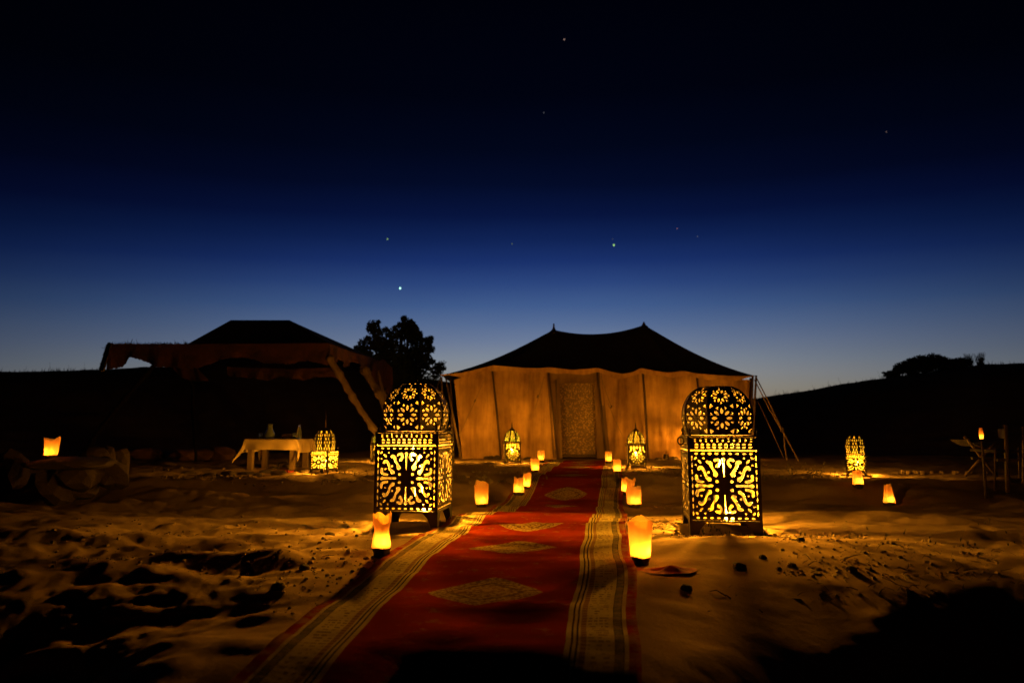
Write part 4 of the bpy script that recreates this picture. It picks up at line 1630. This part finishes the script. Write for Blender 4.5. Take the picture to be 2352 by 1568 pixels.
def patch(c0, c1, c2, c3, sag=.04, n=14, m=10, seed=0):
    rows = []
    for i in range(m + 1):
        t = i / m
        row = []
        for k in range(n + 1):
            q = k / n
            p = c0.lerp(c1, q).lerp(c3.lerp(c2, q), t)
            p = p + Vector((0, 0, -sag * math.sin(PI * t) * math.sin(PI * q)))
            row.append(p)
        rows.append(row)
    return rows


MB().grid(patch(A1, A2, P1, P0, .05)).build('roof_cloth', M['roof'], ot, smooth=True)
MB().grid(patch(A2, B2, P1 + Vector((0, .5, 0)), P1, .03)).build('roof_cloth', M['roof'], ot, smooth=True)
MB().grid(patch(BL, A1, P0, P0 + Vector((0, .5, 0)), .03)).build('roof_cloth', M['roof'], ot, smooth=True)
MB().grid(patch(B2, BL, P0 + Vector((0, .5, 0)), P1 + Vector((0, .5, 0)), .03)).build('roof_cloth', M['roof'], ot, smooth=True)
MB().grid([[P0, P1], [P0 + Vector((0, .5, 0)), P1 + Vector((0, .5, 0))]]).build('ridge_cloth', M['roof'], ot)
MB().grid(patch(A0, A1, BL, BL2, .05)).build('side_roof', M['roof'], ot, smooth=True)


def drape(top, drop, name='valance', mat=None, y_amp=.06, seed=0, rag=.02, cols=120, rowsn=8):
    """top: list of Vectors; drop(q) -> metres hanging; ragged lower edge"""
    rr = random.Random(seed)
    rows = [[] for _ in range(rowsn + 1)]
    L = len(top) - 1
    for k in range(cols + 1):
        q = k / cols
        f = q * L
        i = min(int(f), L - 1)
        p = top[i].lerp(top[i + 1], f - i)
        d = drop(q) + rag * (rr.random() - .5) + rag * 2.5 * float(vnoise(np.array([q * 22 + seed]), np.array([.5]), 72)[0])
        nrm = (top[i + 1] - top[i]).cross(Vector((0, 0, 1))).normalized()
        for j in range(rowsn + 1):
            t = j / rowsn
            off = y_amp * t * (math.sin(q * 40 + seed) * .5 + 1.2 * float(vnoise(np.array([q * 16 + seed]), np.array([t * 1.5]), 61)[0]) + .8 * float(vnoise(np.array([q * 40]), np.array([t * 3]), 62)[0]))
            rows[j].append(p + nrm * off + Vector((0, 0, -d * t)))
    return MB().grid(rows).build(name, mat or M['awning'], ot, smooth=True)


px12 = YF / F


def vdrop(q):
    u = 252 + (756 - 252) * q
    v = 4 * math.sin(u * .05) + 3 * math.sin(u * .017 + 1) + np.interp(u, [252, 300, 318, 385, 440, 480, 520, 560, 600, 640, 680, 720, 756], [850, 840, 824, 829, 838, 845, 843, 833, 828, 832, 834, 832, 840])
    return float(v - 789) * px12


drape([A0, A1, A2], vdrop, seed=1, rag=.025, cols=200)
drape([A2 + Vector((0, .02, 0)), A2.lerp(B2, .33) + Vector((0, 0, -.02)), B2], lambda q: .28 + .20 * (q > .72) * (q - .5) + .05 * math.sin(q * 19), seed=2, rag=.03, cols=110)
drape([A0 + Vector((0, .02, 0)), A0.lerp(BL2, .5), BL2], lambda q: .50 - .34 * min(1, q * 4) + .04 * math.sin(q * 9), seed=3, rag=.04, cols=70)
drape([A2 + Vector((-2.4, 1.3, -.32)), A2 + Vector((-1.2, 1.35, -.36)), A2 + Vector((-.1, 1.3, -.33))], lambda q: .2 + .12 * float(vnoise(np.array([q * 9]), np.array([3.3]), 71)[0]), 'inner_valance', seed=4, rag=.015, cols=80)
drape([A2 + Vector((.06, 3.6, -.0)), B2 + Vector((.12, 0, .02)), B2 + Vector((.25, .5, -.15))], lambda q: .55 + .3 * q, 'corner_flap', seed=5, rag=.02, cols=40)
# the torn triangular flap
rows = []
for i in range(9):
    t = i / 8
    l = Vector(D(388 + 20 * t, 836 + 26 * t, YF + .05 - .1 * t))
    r_ = Vector(D(455 + 24 * t, 843 + 31 * t, YF + .08 - .15 * t))
    rows.append([l.lerp(r_, k / 12) + Vector((0, .05 * math.sin(k * .9 + t * 2), -.05 * math.sin(PI * k / 12) * t)) for k in range(13)])
MB().grid(rows).build('torn_flap', M['awning'], ot, smooth=True)
# brush laid on the flat part
mb = MB()
rr = random.Random(3)
for _ in range(260):
    u = rr.uniform(240, 440)
    b = D(u, (791 if u > 252 else 800), YF - .02 + rr.uniform(0, .4))
    l = rr.uniform(.02, .09) * (2 if rr.random() < .06 else 1)
    a = rr.uniform(-1.3, 1.3)
    mb.tube([b, b + Vector((math.sin(a) * l, rr.uniform(-.02, .02), math.cos(a) * l * .7))], [.006, .002], 3, False)
for _ in range(160):
    q = rr.random()
    b = D(252 - 18 * q, 790 + 58 * q, YF)
    mb.box(b, (rr.uniform(.03, .09), .05, rr.uniform(.03, .08)), Matrix.Rotation(rr.uniform(0, 3), 3, 'Y'))
o = mb.build('brushwood', M['twig'], ot)
o['kind'] = 'stuff'


def branch(pts, r0, r1, name='branch_pole', parent=None, mat=None, seed=0, knots=True):
    rr = random.Random(seed)
    P = [D(*q) for q in pts]
    Q = catmull([tuple(p) for p in P], 7)
    n = len(Q)
    rad_ = []
    for i in range(n):
        r_ = r0 + (r1 - r0) * i / (n - 1)
        rad_.append(r_ * (1.35 if (knots and rr.random() < .22) else rr.uniform(.88, 1.08)))
    Q = [Vector(q) + Vector((rr.uniform(-.012, .012), rr.uniform(-.012, .012), 0)) for q in Q]
    return MB().tube(Q, rad_, 8).build(name, mat or M['wood'], parent, smooth=True)


branch([(757, 822, 12.45), (790, 878, 12.3), (824, 935, 12.1), (866, 998, 11.9), (895, 1065, 11.7)], .062, .05, parent=ot, seed=1)
branch([(834, 845, 15.5), (858, 885, 15.2), (880, 925, 14.9), (905, 1040, 14.4)], .085, .07, parent=ot, seed=2)
branch([(868, 850, 16.6), (878, 895, 16.3), (889, 925, 16.1), (905, 1050, 15.8)], .035, .035, parent=ot, seed=3)
branch([(362, 832, 12.6), (335, 860, 12.5), (250, 960, 12.3), (180, 1060, 12.1)], .035, .05, parent=ot, mat=M['dark_wood'], seed=4)
branch([(432, 865, 12.8), (442, 900, 12.8), (450, 1060, 12.8)], .02, .03, parent=ot, mat=M['dark_wood'], seed=5)

# cushions just visible inside
for k, (u, v, y, s, lab) in enumerate(((440, 1008, 13.5, (.42, .25, .13), 'dim reddish cushion inside the open tent, left of the middle one'), (490, 1000, 14.0, (.42, .25, .15), 'dim reddish cushion in the middle inside the open tent'),
                                       (345, 1010, 14.2, (.4, .25, .14), 'leftmost dim reddish cushion inside the open tent'))):
    q = D(u, v, y)
    stone((q.x, q.y, .22), s, 200 + k, lab, 'cushions inside the open tent', 'cushion', M['cushion'], cat='cushion')

# ------------------------------------------------------------------ low table with cloth
yt = 10.9
tl, tr_ = D(556, 1008, yt), D(704, 1004, yt)
zt2 = (tl.z + tr_.z) / 2
xc, wT = (tl.x + tr_.x) / 2 - .02, .90
tb = empty('low_table', (xc, yt + .3, 0), R(-7))
tag(tb, 'low wooden table under a cream cloth at the open tent', 'table')
gz = gh(xc, yt + .3)
obj('tabletop', MB().box((0, 0, zt2 - .035), (wT - .06, .62, .03)).mesh('tabletop'), tb, M['wood'])
for sx in (-1, 1):
    for sy in (-1, 1):
        zz = zt2 - .05
        obj('leg', MB().box((sx * (wT / 2 - .10), sy * .24, (zz + gz) / 2 - .01), (.075, .07, zz - gz + .04)).mesh('leg'), tb, M['wood'])
for sy in (-1, 1):
    obj('apron', MB().box((0, sy * .24, zt2 - .10), (wT - .28, .02, .08)).mesh('apron'), tb, M['wood'])
rows = []
nx, ny = 56, 40
for j in range(ny + 1):
    row = []
    for i_ in range(nx + 1):
        x = (-.5 + i_ / nx) * (wT + .42)
        y = (-.5 + j / ny) * (.66 + .34)
        hx, hy = wT / 2 - .015, .325
        ox, oy = max(abs(x) - hx, 0), max(abs(y) - hy, 0)
        # the cloth folds over the edges and hangs in points at the corners
        dz = ox + oy
        X_ = math.copysign(min(abs(x), hx) + .22 * ox + .25 * min(ox, oy), x) if x else 0
        Y_ = math.copysign(min(abs(y), hy) + .12 * oy + .25 * min(ox, oy), y) if y else 0
        fold = .018 * math.sin(x * 14 + 1) * (oy > 0) * min(1, oy * 8) + .018 * math.sin(y * 15) * (ox > 0) * min(1, ox * 8)
        lift = .05 * max(0, 1 - abs(x + .05) * 2) * (oy > .12) * (oy - .12)
        row.append((X_ + fold * (ox > 0), Y_ + fold * (oy > 0), zt2 - .013 - dz * .95 + .05 * (x / wT) * (oy > 0) * oy * 0 + lift))
    rows.append(row)
cm = MB().grid(rows).mesh('tablecloth', smooth=True)
clo = obj('tablecloth', cm, None, M['table_cloth'])
clo.location = tb.location
clo.rotation_euler = tb.rotation_euler
tag(clo, 'cream tablecloth hanging in points over the low table', 'tablecloth')


def on_table(u, y=yt + .12):
    q = D(u, 1003, y)
    return Vector((q.x, y, zt2 - .009))


o = MB().lathe([(.001, 0), (.075, 0), (.085, .03), (.082, .07), (.05, .14), (.038, .19), (.048, .235), (.044, .235), (.034, .19), (.045, .14), (.076, .07), (.078, .03), (.001, .01)], 20).build('carafe', M['glass'], None, smooth=True)
o.location = on_table(619)
tag(o, 'clear glass carafe on the left half of the low table', 'carafe')
o = MB().lathe([(.001, .0), (.036, 0), (.037, .01), (.037, .13), (.022, .165), (.018, .20), (.021, .205), (.021, .225), (.001, .225)], 16).build('bottle', M['glass'], None, smooth=True)
o.location = on_table(687)
tag(o, 'slim bottle at the right end of the low table', 'bottle')
o = MB().lathe([(.001, 0), (.03, 0), (.036, .09), (.034, .09), (.028, .006), (.001, .006)], 14).build('drinking_glass', M['glass'], None, smooth=True)
o.location = on_table(598, yt + .2)
tag(o, 'small drinking glass left of the carafe', 'glass')
o = MB().lathe([(.001, 0), (.03, 0), (.036, .09), (.034, .09), (.028, .006), (.001, .006)], 14).build('drinking_glass', M['glass'], None, smooth=True)
o.location = on_table(676, yt + .12)
tag(o, 'small drinking glass between the basket and the bottle', 'glass')
bk = empty('bread_basket', on_table(661, yt + .25))
tag(bk, 'shallow brown basket on the right half of the low table', 'basket')
bm_ = MB().lathe([(.001, .004), (.08, .004), (.10, .03), (.112, .065), (.106, .066), (.094, .032), (.076, .010), (.001, .010)], 18)
obj('bowl', bm_.mesh('bowl', smooth=True), bk, M['wood'])
rings = MB()
for z, r_ in ((.02, .094), (.036, .104), (.052, .110), (.066, .114)):
    rings.tube([(r_ * math.cos(2 * PI * k / 24), r_ * math.sin(2 * PI * k / 24), z) for k in range(25)], .005, 5, False)
obj('woven_rim', rings.mesh('woven_rim', smooth=True), bk, M['wood'])

# firewood, stones and a red cloth below the table
FG = 'stones in front of the low table'
ST = [(566, 1087, .09, 'stone in front of the left table leg'), (612, 1083, .07, 'pale stone under the middle of the table'), (640, 1092, .08, 'stone in front of the table beside the red cloth'),
      (668, 1078, .10, 'pale stone under the right half of the table'), (700, 1086, .09, 'flat stone between the table and the spiked lantern'), (590, 1096, .06, 'small stone lowest below the table'),
      (650, 1070, .07, 'stone at the rear between the table legs'), (525, 1090, .08, 'stone left of the table'), (480, 1092, .06, 'low stone well left of the table'), (430, 1088, .07, 'leftmost low stone before the open tent')]
for k, (u, v, s, lab) in enumerate(ST):
    q = G(u, v)
    stone(q + Vector((0, 0, s * .2)), (s * 1.5, s, s * .55), 300 + k, lab, FG, rz=k * .4)
q = G(650, 1086)
rows = [[(x * .018 - .14, y * .03 - .1, .04 + .035 * math.sin(x * 1.1 + y) * math.cos(y * 1.4)) for x in range(17)] for y in range(8)]
o = MB().grid(rows).build('rag', M['red_cloth'], None, smooth=True)
o.location = q
tag(o, 'bright red rag on the ground under the low table', 'rag')

# ------------------------------------------------------------------ trees and scrub
def foliage(mb, blobs, n, s, rr):
    for (c, r_) in blobs:
        k = int(n * r_[0] * r_[2] ** .5)
        for _ in range(k):
            d = Vector((rr.gauss(0, 1), rr.gauss(0, 1), rr.gauss(0, 1)))
            d.normalize()
            d *= rr.random() ** .5
            p = Vector((c[0] + d.x * r_[0], c[1] + d.y * r_[1], c[2] + d.z * r_[2]))
            a = Vector((rr.uniform(-1, 1), rr.uniform(-1, 1), rr.uniform(-1, 1))).normalized()
            b = a.cross(Vector((rr.uniform(-1, 1), rr.uniform(-1, 1), rr.uniform(-1, 1)))).normalized()
            ss = s * rr.uniform(.6, 1.4)
            mb.add([p - a * ss, p + b * ss * .45, p + a * ss, p - b * ss * .45], [(0, 1, 2, 3)])


def tree(pts, y, base_u, label, seed, n=900, s=.075, group='trees behind the tents', trunk_r=.16):
    """pts: (u, v, half width px, half height px)"""
    rr = random.Random(seed)
    b = D(base_u, 1000, y)
    base = Vector((b.x, y, gh(b.x, y)))
    root = empty('olive_tree', base)
    tag(root, label, 'tree', group)
    k = y / F
    blobs = []
    for (u, v, hw_, hh_) in pts:
        c = D(u, v, y + rr.uniform(-.5, .5))
        blobs.append(((c.x - base.x, c.y - base.y, c.z - base.z), (hw_ * k, max(hw_, hh_) * k * .9, hh_ * k)))
    for c, r_ in list(blobs):
        for _ in range(3):
            a = rr.uniform(0, 2 * PI)
            q = rr.uniform(.14, .3)
            blobs.append(((c[0] + math.cos(a) * r_[0] * .95, c[1] + rr.uniform(-.2, .2), c[2] + math.sin(a) * r_[2] * 1.1), (r_[0] * q + .05, .15, r_[2] * q + .04)))
    mb = MB()
    foliage(mb, blobs, n, s, rr)
    mb.build('crown', M['leaf'], root)
    tk = MB()
    topz = max(c[2] for c, _ in blobs)
    fork = Vector((0, 0, topz * .35))
    tk.tube([Vector((0, 0, -.1)), fork * .5 + Vector((.05, 0, 0)), fork], [trunk_r, trunk_r * .8, trunk_r * .7], 8)
    for c, r_ in blobs:
        e = Vector(c)
        m_ = fork.lerp(e, .5) + Vector((rr.uniform(-.15, .15), rr.uniform(-.1, .1), -.1))
        tk.tube([fork, m_, e], [trunk_r * .45, trunk_r * .28, trunk_r * .08], 5)
    tk.build('trunk', M['bark'], root, smooth=True)
    return root


tree([(857, 752, 16, 18), (838, 795, 18, 20), (866, 782, 20, 20), (848, 825, 22, 14), (880, 800, 22, 26), (900, 778, 20, 24), (905, 820, 34, 36), (934, 745, 14, 15), (925, 765, 18, 18), (948, 772, 18, 22),
      (955, 760, 10, 14), (965, 800, 24, 26), (982, 784, 13, 10), (975, 826, 20, 16), (940, 820, 36, 40), (900, 862, 40, 26), (955, 858, 32, 30), (925, 895, 50, 26), (880, 840, 25, 18)],
     26, 918, 'large dark bushy tree between the two tents', 5, n=2100, s=.075)
tree([(1004, 842, 15, 12), (1016, 836, 10, 9), (996, 856, 16, 11), (986, 876, 22, 10), (1010, 850, 10, 10)], 24, 990, 'small round tree beside the tent corner, right of the large tree', 6, n=1400, s=.05, trunk_r=.06)


def shrub(u, v, hw_, hh_, y, label, seed, twiggy=False):
    rr = random.Random(seed)
    c = D(u, v, y)
    base = Vector((c.x, y, gh(c.x, y) - .1))
    root = empty('shrub', base)
    tag(root, label, 'shrub', 'shrubs on the dune ridge')
    k = y / F
    top = D(u, v - hh_, y).z - base.z
    mb = MB()
    if not twiggy:
        blobs = []
        for _ in range(9):
            bx = rr.uniform(-.75, .75) * hw_ * k
            bz = top * rr.uniform(.35, .78)
            blobs.append(((bx, rr.uniform(-.4, .4), bz), (hw_ * k * .42, .5, top * rr.uniform(.22, .34))))
        blobs.append(((0, 0, top * .38), (hw_ * k * 1.25, .6, top * .42)))
        blobs.append(((0, 0, top * .6), (hw_ * k * .8, .5, top * .3)))
        foliage(mb, blobs, 1000, .09, rr)
        mb.build('crown', M['leaf'], root)
        tk = MB()
        for _ in range(7):
            tk.tube([(0, 0, 0), (rr.uniform(-.6, .6) * hw_ * k, rr.uniform(-.3, .3), top * .7)], [.04, .015], 4)
        tk.build('stems', M['bark'], root)
    else:
        for _ in range(70):
            bx = rr.uniform(-.5, .5) * hw_ * k
            ex = bx + rr.uniform(-.6, .6) * hw_ * k * .7
            ez = top * rr.uniform(.6, 1.05)
            mb.tube([(bx, rr.uniform(-.2, .2), 0), ((bx + ex) / 2, rr.uniform(-.2, .2), ez * .55), (ex, rr.uniform(-.3, .3), ez)], [.016, .012, .004], 3, False)
        o = mb.build('stems', M['twig'], root)
        lf = MB()
        foliage(lf, [((0, 0, top * .45), (hw_ * k * .7, .3, top * .4))], 120, .05, rr)
        lf.build('crown', M['leaf'], root)
    return root


YS = 37.0
for k, (u, v, a, b, tw, lab) in enumerate(((2085, 838, 24, 16, 0, 'low dark shrub at the left end of the ridge thicket'), (2118, 832, 34, 22, 0, 'large rounded shrub on the dune ridge'),
                                          (2158, 832, 34, 20, 0, 'broad shrub in the middle of the ridge thicket'), (2192, 836, 22, 14, 0, 'lower shrub at the right end of the ridge thicket'),
                                          (2050, 856, 16, 8, 0, 'small scrubby tuft left of the ridge thicket'), (2224, 830, 14, 19, 1, 'twiggy bare shrub just right of the ridge thicket'),
                                          (2252, 830, 15, 20, 1, 'twiggy bare shrub, rightmost on the ridge'))):
    shrub(u, v, a, b, YS, lab, 400 + k, tw)
mb = MB()
rr = random.Random(12)
for _ in range(150):
    u = rr.choice([rr.uniform(1740, 2090), rr.uniform(2000, 2352), rr.uniform(0, 240)])
    az_u = float(np.interp(u, [q[0] for q in RIDGE], [q[1] for q in RIDGE]))
    d = ray(u, az_u)
    hlen = math.hypot(d[0], d[1])
    x, y = d[0] / hlen * (R_D - .5), d[1] / hlen * (R_D - .5)
    z = gh(x, y)
    for _k in range(3):
        l = rr.uniform(.03, .2) * (2.5 if rr.random() < .04 else 1)
        mb.tube([(x, y, z - .05), (x + rr.uniform(-.5, .5) * l, y, z + l)], [.012, .003], 3, False)
o = mb.build('ridge_grass', M['grass'])
o['kind'] = 'stuff'

# ------------------------------------------------------------------ right hand side: torch, chairs, pegs
yc = 8.9
ch = empty('folding_stool', (D(2255, 1090, yc).x, yc, 0))
ch['world_space'] = 1
tag(ch, 'wooden folding chair with crossed legs on the dark sand at far right', 'chair')
for dy in (0, .38):
    for (pts, r_) in (([(2222, 1008, yc + dy), (2252, 1048, yc + dy), (2290, 1094, yc + dy)], .016), ([(2288, 1014, yc + dy), (2256, 1050, yc + dy), (2218, 1092, yc + dy)], .016)):
        MB().tube([D(*q) for q in pts], r_, 6).build('leg', M['wood'], ch, smooth=True)
MB().tube([D(2256, 1049, yc - .03), D(2256, 1049, yc + .42)], .02, 8).build('pivot_bar', M['wood'], ch, smooth=True)
MB().tube([D(2216, 1004, yc - .03), D(2232, 1012, yc + .2)], .02, 6).build('arm_rest', M['wood'], ch, smooth=True)
a, b = D(2224, 1010, yc), D(2287, 1016, yc)
rows = [[a.lerp(b, k / 8) + Vector((0, .38 * j / 4, -.07 * math.sin(PI * k / 8))) for k in range(9)] for j in range(5)]
MB().grid(rows).build('seat', M['canvas_dark'], ch, smooth=True)

yd = 8.3
dc = empty('wooden_armchair', (D(2315, 1110, yd).x, yd, 0))
dc['world_space'] = 1
tag(dc, 'dark wooden armchair with tall posts at the right edge of the photo', 'chair')
for (u0, v0, u1, v1, dy, r_) in ((2286, 1030, 2285, 1125, 0, .012), (2311, 976, 2315, 1131, 0, .026), (2340, 1027, 2342, 1098, .45, .012), (2352, 980, 2352, 1110, .45, .022)):
    MB().tube([D(u0, v0, yd + dy), D((u0 + u1) / 2, (v0 + v1) / 2, yd + dy), D(u1, v1, yd + dy)], r_, 7).build('post', M['wood_dark'], dc, smooth=True)
for dy in (0, .45):
    MB().box((D(2314, 1055, yd).x, yd + dy, D(2314, 1056, yd).z), (.26, .03, .03)).build('rail', M['wood_dark'], dc)
MB().box((D(2314, 1036, yd).x, yd + .22, D(2314, 1036, yd).z), (.30, .46, .03)).build('seat', M['canvas_dark'], dc)
rows = [[Vector((D(2312 + 40 * q / 6, 985, yd).x, yd + .45 * q / 6, D(2312, 985 + 22 * j / 3, yd).z)) for q in range(7)] for j in range(4)]
MB().grid(rows).build('backrest', M['canvas_dark'], dc)

to = empty('garden_torch', (D(2264, 1120, yd + .1).x, yd + .1, 0))
tag(to, 'thin post topped by a narrow glowing paper light at far right', 'torch')
tz0, tz1 = gh(to.location.x, yd + .1), D(2262, 1009, yd + .1).z
obj('post', MB().tube([(0, 0, tz0 - .05), (.004, 0, .3), (0, 0, tz1)], [.018, .014, .012], 7).mesh('post', smooth=True), to, M['wood_dark'])
obj('holder', MB().lathe([(.001, tz1 - .01), (.02, tz1 - .005), (.024, tz1 + .01), (.012, tz1 + .008), (.001, tz1 + .006)], 12).mesh('holder', smooth=True), to, M['metal'])
obj('paper', MB().lathe([(.020, tz1 + .008), (.023, tz1 + .05), (.022, tz1 + .10), (.014, tz1 + .14)], 14).mesh('paper', smooth=True), to, M['paper'])
o = obj('flame', FLAME, to, M['flame'])
o.location = (0, 0, tz1 + .012)
o.scale = (.5, .5, .5)
point_light('candle_light', to, (0, 0, tz1 + .04), P_BAG * .12, C_BAG, .008)

PG = 'short stakes in a row on the dark sand at far right'
STK = [(2072, 1079, 1094), (2078, 1081, 1093), (2086, 1080, 1095), (2100, 1080, 1094), (2106, 1081, 1092), (2118, 1081, 1097), (2140, 1081, 1095), (2163, 1082, 1093), (2192, 1081, 1093), (2200, 1081, 1095),
       (2222, 1082, 1095), (2231, 1083, 1093), (2266, 1083, 1096)]
for k, (u, v0, v1) in enumerate(STK):
    y = 10.6 + .15 * math.sin(k * 2.3)
    a, b = D(u, v0, y), D(u + .8, v1, y)
    b.z = min(b.z, gh(b.x, y)) - .03
    o = MB().tube([b, a.lerp(b, .5), a], [.028, .027, .022 + .005 * (k % 3)], 7).build('stake', M['rope'])
    side = 'leftmost' if k == 0 else ('rightmost' if k == len(STK) - 1 else None)
    tag(o, ('%s short pale stake of the row at far right' % side) if side else {1: 'thin pale stake crowded against the leftmost one of the row at far right', 3: 'left stake of the first loose pair in the row at far right', 4: 'right stake of the first loose pair in the row at far right', 10: 'short stake just behind the left foot of the crossed leg chair', 11: 'short stake seen between the crossed chair legs, left of the pivot'}.get(k, 'short pale stake in the middle of the row at far right'), 'stake', PG)

# ------------------------------------------------------------------ stars
SKY = [(890, 549, 1.0, (.45, .8, .25), 'dim green star at upper left, above the brightest one', .5), (919, 662, 1.25, (.45, 1, .75), 'brightest bluish white star, above the tree', 2.2),
       (1176, 560, .9, (.3, .45, .3), 'faint star between the two green ones', .25), (1410, 563, 1.2, (.5, 1, .25), 'bright yellow green star above the twin peaks', .9),
       (1407, 549, .8, (.25, .3, .35), 'very faint star just above the yellow green one', .2), (1555, 525, .7, (.9, .4, .35), 'tiny reddish star right of the yellow green one', .4),
       (1602, 543, .8, (.3, .35, .55), 'faint bluish star lowest of the pair right of the peaks', .22), (1296, 91, .9, (.8, .5, .4), 'reddish star highest in the sky', .5),
       (1249, 259, .6, (.5, .5, .6), 'tiny faint star below the highest one', .25), (2036, 303, .7, (.6, .4, .35), 'tiny faint star at far upper right', .3)]
for k, (u, v, s, c, lab, st) in enumerate(SKY):
    q = D(u, v, 1500)
    bm = bmesh.new()
    bmesh.ops.create_icosphere(bm, subdivisions=2, radius=1.45 * s)
    me = bpy.data.meshes.new('star')
    bm.to_mesh(me)
    bm.free()
    o = obj('star', me, None, emit_mat('starlight', c, st))
    o.location = q
    o.scale = (1, 1, 1.5)
    tag(o, lab, 'star', 'stars in the night sky')
